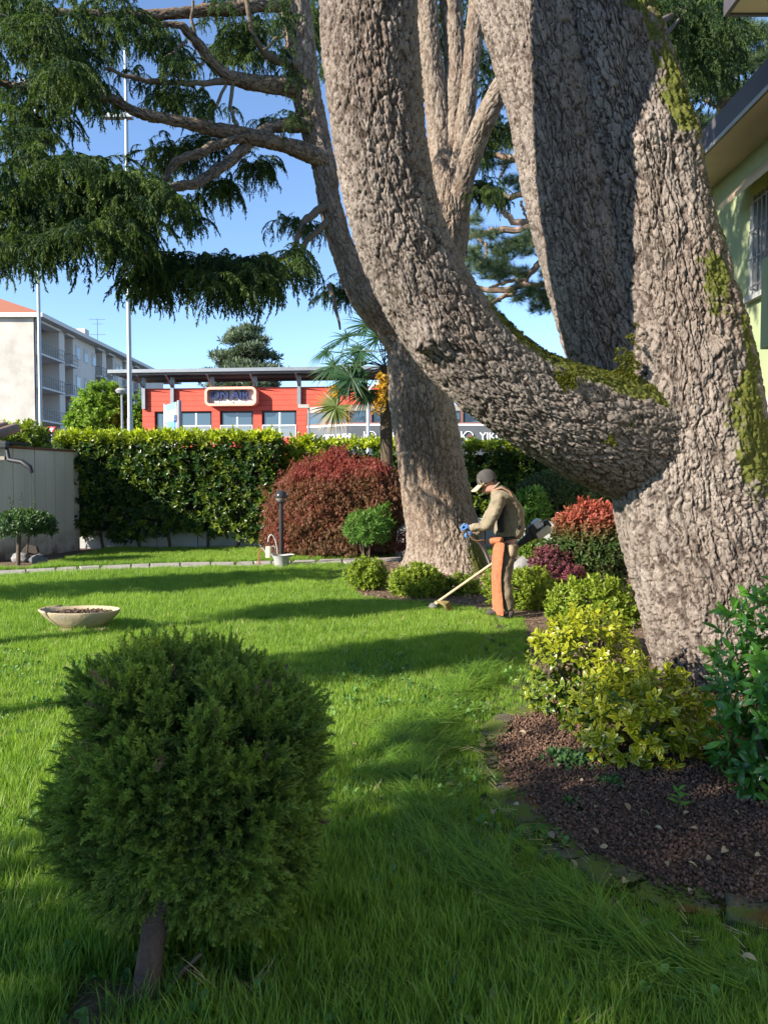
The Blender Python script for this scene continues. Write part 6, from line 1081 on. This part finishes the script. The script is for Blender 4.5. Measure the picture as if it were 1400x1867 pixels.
g_ = np.random.default_rng(6); n = 900; a = g_.uniform(0, 6.283, n); r_ = np.sqrt(g_.random(n)) * .365; p = np.stack([bc[0] + r_ * np.cos(a), bc[1] + r_ * np.sin(a) * RYb / RXb, bz + .135 + g_.uniform(0, .03, n) + .02 * (1 - r_ / .365)], 1)
scatter('bark_chips', p, g_.uniform(-1.2, 1.2, (n, 3)) * np.array((.5, .5, 3)), g_.uniform(.016, .04, n), np.clip(g_.normal(.35, .3, n), 0, 1), chp, bw)
brk = M('brick_foot', (.34, .22, .16), .9, (.28, .2, .15), 9, bump=.4)
for dx, dy_ in ((-.1, -.15), (.24, -.08), (0, .16)): box('foot', brk, bw, bc[0] + dx - .06, bc[0] + dx + .06, bc[1] + dy_ - .04, bc[1] + dy_ + .04, 0, .062, bevel=.006)
# globe lamp
lb = GP(513, 1031); lz = PX(514, 905, lb[1])[2]; lamp = thing('garden_lamp', 'black post garden lamp with a dark-topped glass globe beside the path', 'lamp', tuple(lb)); blk = M('black_paint', (.025, .025, .028), .4); gr_ = .118
MB().tube([lb, (lb[0], lb[1], lz - .1)], .042, 14).build('post', blk, lamp, smooth=True); MB().lathe([(.06, 0), (.075, .02), (.05, .05)], (lb[0], lb[1], lz - .13), 16).build('collar', blk, lamp, smooth=True)
MB().lathe([(gr_ * math.cos(R(a)), gr_ * math.sin(R(a))) for a in range(-15, 91, 7)], (lb[0], lb[1], lz), 24).build('hood', M('hood', (.03, .032, .035), .25), lamp, smooth=True)
gm_, t_, o_ = new_mat('lamp_glass'); b_ = N(t_, 'BsdfPrincipled', Roughness=.12); b_.inputs['Base Color'].default_value = (.55, .5, .45, 1); b_.inputs['Transmission Weight'].default_value = .6; t_.links.new(b_.outputs[0], o_.inputs[0])
MB().lathe([(gr_ * .985 * math.cos(R(a)), gr_ * .985 * math.sin(R(a))) for a in range(-85, -13, 6)], (lb[0], lb[1], lz), 24).build('globe', gm_, lamp, smooth=True)
# watering-can ornament on its hook, tub below
zinc = M('zinc', (.42, .42, .41), .6, (.33, .33, .32), 8, metal=.35, bump=.2); rust = M('rusty_chain', (.30, .12, .05), .8); hk = GP(508, 1033)
P9 = lambda x, y: PX(x, y, hk[1] - .05)
hook = thing('garden_hook', 'thin curved metal hook leaning by the globe lamp', 'hook', tuple(hk)); MB().tube(catmull([hk, P9(505, 1000), P9(501, 983), P9(495, 975), P9(490, 980), P9(489, 988)], np.linspace(0, 5, 26)), .012, 7).build('rod', zinc, hook, smooth=True)
can = thing('watering_can', 'small pale watering can hanging from the hook with a rusty chain of drops', 'watering can', tuple(P9(491, 1016))); cc = P9(491, 1016)
MB().lathe([(0, 0), (.072, 0), (.066, .2), (.06, .21), (0, .21)], tuple(cc), 20).build('body', M('cream_can', (.52, .45, .33), .6, (.42, .34, .22), 7), can, smooth=True); MB().tube([P9(488, 1012), P9(482, 1003), P9(477, 998)], [.022, .016, .024], 9).build('spout', zinc, can, smooth=True); MB().tube(catmull([P9(496, 996), P9(501, 997), P9(500, 1006), P9(496, 1010)], np.linspace(0, 3, 12)), .009, 7).build('handle', zinc, can, smooth=True); MB().tube(catmull([P9(486, 996), P9(489, 988), P9(493, 996)], np.linspace(0, 2, 10)), .007, 6).build('bail', blk, can, smooth=True)
g_ = np.random.default_rng(2); dr = MB()
for k in range(26): t_ = k / 25; q = P9(476 - 4 * math.sin(t_ * 2.5) + g_.normal(0, 1.2), 999 + t_ * 30); dr.lathe([(0, -.02), (.016, 0), (0, .02)], tuple(q), 6)
setp(dr.build('drop_chain', rust, can), kind='stuff')
tb_ = GP(513, 1036); tub = thing('zinc_tub', 'grey zinc tub standing at the foot of the globe lamp', 'tub', tuple(tb_)); m = MB().lathe([(0, .005), (.12, .005), (.155, .24), (.165, .25), (.15, .235), (.11, .05), (0, .04)], tuple(tb_), 22); m.build('pail', zinc, tub, smooth=True); MB().tube([PX(502, 1022, tb_[1]), PX(498, 1014, tb_[1]), PX(496, 1009, tb_[1])], [.02, .02, .035], 9).build('spout', zinc, tub, smooth=True)
ds = PX(526, 1016, tb_[1] + .05); dish = thing('zinc_dish', 'small pale dish on a thin peg beside the zinc tub', 'dish', (ds[0], ds[1], 0)); MB().lathe([(0, 0), (.05, .005), (.1, .04), (.105, .055), (.09, .045), (0, .02)], tuple(ds), 18).build('bowl', M('pale_dish', (.62, .62, .58), .5), dish, smooth=True); MB().tube([(ds[0], ds[1], 0), tuple(ds)], .012, 6).build('peg', zinc, dish)
# stones and pots by the grey wall, grey stones behind the shrubs
rock_m = M('grey_rock', (.24, .23, .22), .95, (.16, .155, .15), 6, bump=.8, bscale=25)
def rock(name, label, c, rad, seed, mat=None):
    import bmesh; bm = bmesh.new(); bmesh.ops.create_icosphere(bm, subdivisions=4, radius=1); co = np.array([v.co for v in bm.verts]); d = .7 + .6 * fbm(co * 1.3 + seed, 3, seed); co = co * d[:, None] * np.array(rad); f = [tuple(v.index for v in q.verts) for q in bm.faces]; bm.free()
    o = link(name, mesh_np(name, co + np.array(c) + (0, 0, rad[2] * .7), f), mat or rock_m); return setp(o, label, 'stone', 'garden stones')
rock('rock', 'pale rounded stone at the foot of the small standard tree', GP(38, 1026), (.17, .13, .12), 1); rock('rock', 'dark grey rounded stone beside the lawn near the panel wall', GP(70, 1028), (.17, .14, .12), 2, M('dark_rock', (.13, .135, .14), .9, (.09, .09, .095), 6, bump=.6))
rock('rock', 'grey boulder glimpsed behind the gardener trousers', PX(962, 1025, 11.6) * np.array((1, 1, 0)), (.24, .2, .3), 5); rock('rock', 'squared grey stone beside the trunk behind the pale-stemmed plant', PX(737, 975, 16.4) * np.array((1, 1, 0)), (.2, .18, .42), 6)
fp = GP(55, 1026); fan = thing('spotlight', 'dark fan-shaped garden spotlight between the stones by the wall', 'lamp', tuple(fp)); MB().tube([fp, fp + (-.03, 0, .1)], .02, 7).build('stake', blk, fan); MB().add([(fp[0] - .17, fp[1], .16), (fp[0] + .0, fp[1], .1), (fp[0] + .16, fp[1], .2), (fp[0] + .13, fp[1], .33), (fp[0] - .06, fp[1], .37), (fp[0] - .17, fp[1], .16 + .08)] + [(fp[0] - .15, fp[1] + .12, .17), (fp[0] + .0, fp[1] + .12, .12), (fp[0] + .14, fp[1] + .12, .21), (fp[0] + .11, fp[1] + .12, .31), (fp[0] - .05, fp[1] + .12, .35), (fp[0] - .15, fp[1] + .12, .24)], [(0, 1, 2, 3, 4, 5), (11, 10, 9, 8, 7, 6)] + [(i, (i + 6), (i + 1) % 6 + 6, (i + 1) % 6) for i in range(6)]).build('shade', M('dark_bronze', (.04, .03, .022), .6), fan, bevel=.01)
# ---------------------------------------------------------------- fallen leaves
fl_m = leafmat('dry_leaf', (.26, .18, .10), (.46, .38, .24), .2, rough=.8); flp = [LB().leaf((-.5, 0, 0), (1, 0, .5), (0, 0, 1), 1, .6, dr_, 4, .5).obj('fallen_leaf', fl_m) for dr_ in (.9, 1.5, .5)]
g_ = np.random.default_rng(19)
def drop(x, y, on, sz, z):
    q = GP(x, y); o = bpy.data.objects.new('fallen_leaf', flp[g_.integers(0, 3)].data); COL.objects.link(o); o.location = q + (0, 0, z); o.rotation_euler = (g_.normal(0, .4), g_.normal(0, .3), g_.uniform(0, 6.28)); o.scale = (sz,) * 3; o['tint'] = float(g_.random())
    setp(o, 'pale dry fallen leaf lying in the grass' if on else 'pale dry fallen leaf lying on the dark red gravel', 'leaf', 'fallen leaves on the lawn' if on else 'fallen leaves on the gravel')
for x, y in [(928, 1600), (835, 1628), (1175, 1710), (1340, 1800), (1365, 1778), (985, 1828), (1030, 1832), (720, 1728), (888, 1525), (1100, 1565), (800, 1400), (820, 1450), (740, 1390), (775, 1277), (850, 1295), (880, 1375), (945, 1695), (1000, 1750), (930, 1215), (880, 1180), (760, 1270), (720, 1275), (1045, 1600), (1108, 1620), (1140, 1632), (600, 1500), (362, 1830), (590, 1320), (645, 1375), (690, 1330), (1260, 1650), (900, 1500), (870, 1330), (735, 1230), (1030, 1695), (940, 1490), (1005, 1545)]: drop(x, y, 1, g_.uniform(.03, .055), .05)
for x, y in [(953, 1350), (960, 1430), (1008, 1372), (975, 1458), (1108, 1478), (1143, 1490), (1086, 1488), (1175, 1500), (1320, 1570), (1265, 1530), (1290, 1585), (1262, 1600), (1380, 1620), (1030, 1390), (1020, 1410), (1200, 1530), (1340, 1500), (1085, 1535), (1250, 1500), (1310, 1455), (1360, 1540), (1060, 1440), (1150, 1545), (1215, 1595), (1380, 1580)]: drop(x, y, 0, g_.uniform(.025, .05), .045)
# ---------------------------------------------------------------- unseen trees added beside the garden to shade the lawn
sh_m = leafmat('shade_tree_leaf', (.02, .06, .015), (.08, .15, .03), .25); shp = [rosette(k, sh_m, 8, .13, .06) for k in range(3)]
def shade_tree(label, c, rad, n, seed, name='unseen_shade_tree'):
    c = np.array(c, float); t_ = thing(name, label, 'tree', (c[0], c[1], 0)); g_ = np.random.default_rng(seed); p, nrm, k = blob(g_, c, rad, n, -.95, .35, 2.4, .8, seed); m = len(p)
    scatter('crown', p, euler_z_to(nrm + g_.normal(0, .6, (m, 3)), g_.uniform(0, 6, m)), g_.uniform(.8, 1.4, m), np.clip(g_.normal(.4, .25, m), 0, 1), shp, t_)
    MB().tube([(c[0], c[1], 0), (c[0] + .1, c[1], c[2] * .6), (c[0], c[1], c[2] + rad[2] * .5)], [.16, .13, .05], 9).build('trunk', stem_m, t_, smooth=True)
shade_tree('broad tall unseen evergreen added behind the viewer to shade the foreground', (-8.4, -4.3, 3.9), (2.0, 3.0, 3.5), 5200, 1)
shade_tree('small unseen evergreen added beside the lawn for its shade', (-9, 1.15, 5.2), (.8, .5, .9), 420, 3); shade_tree('slim unseen evergreen added level with the bowl for its shade', (-9, 4.2, 4.9), (.8, .6, .8), 420, 4); shade_tree('slim unseen evergreen added near the shed for its shade', (-9.2, 8.2, 3.2), (.8, 1.0, 1.4), 750, 5)
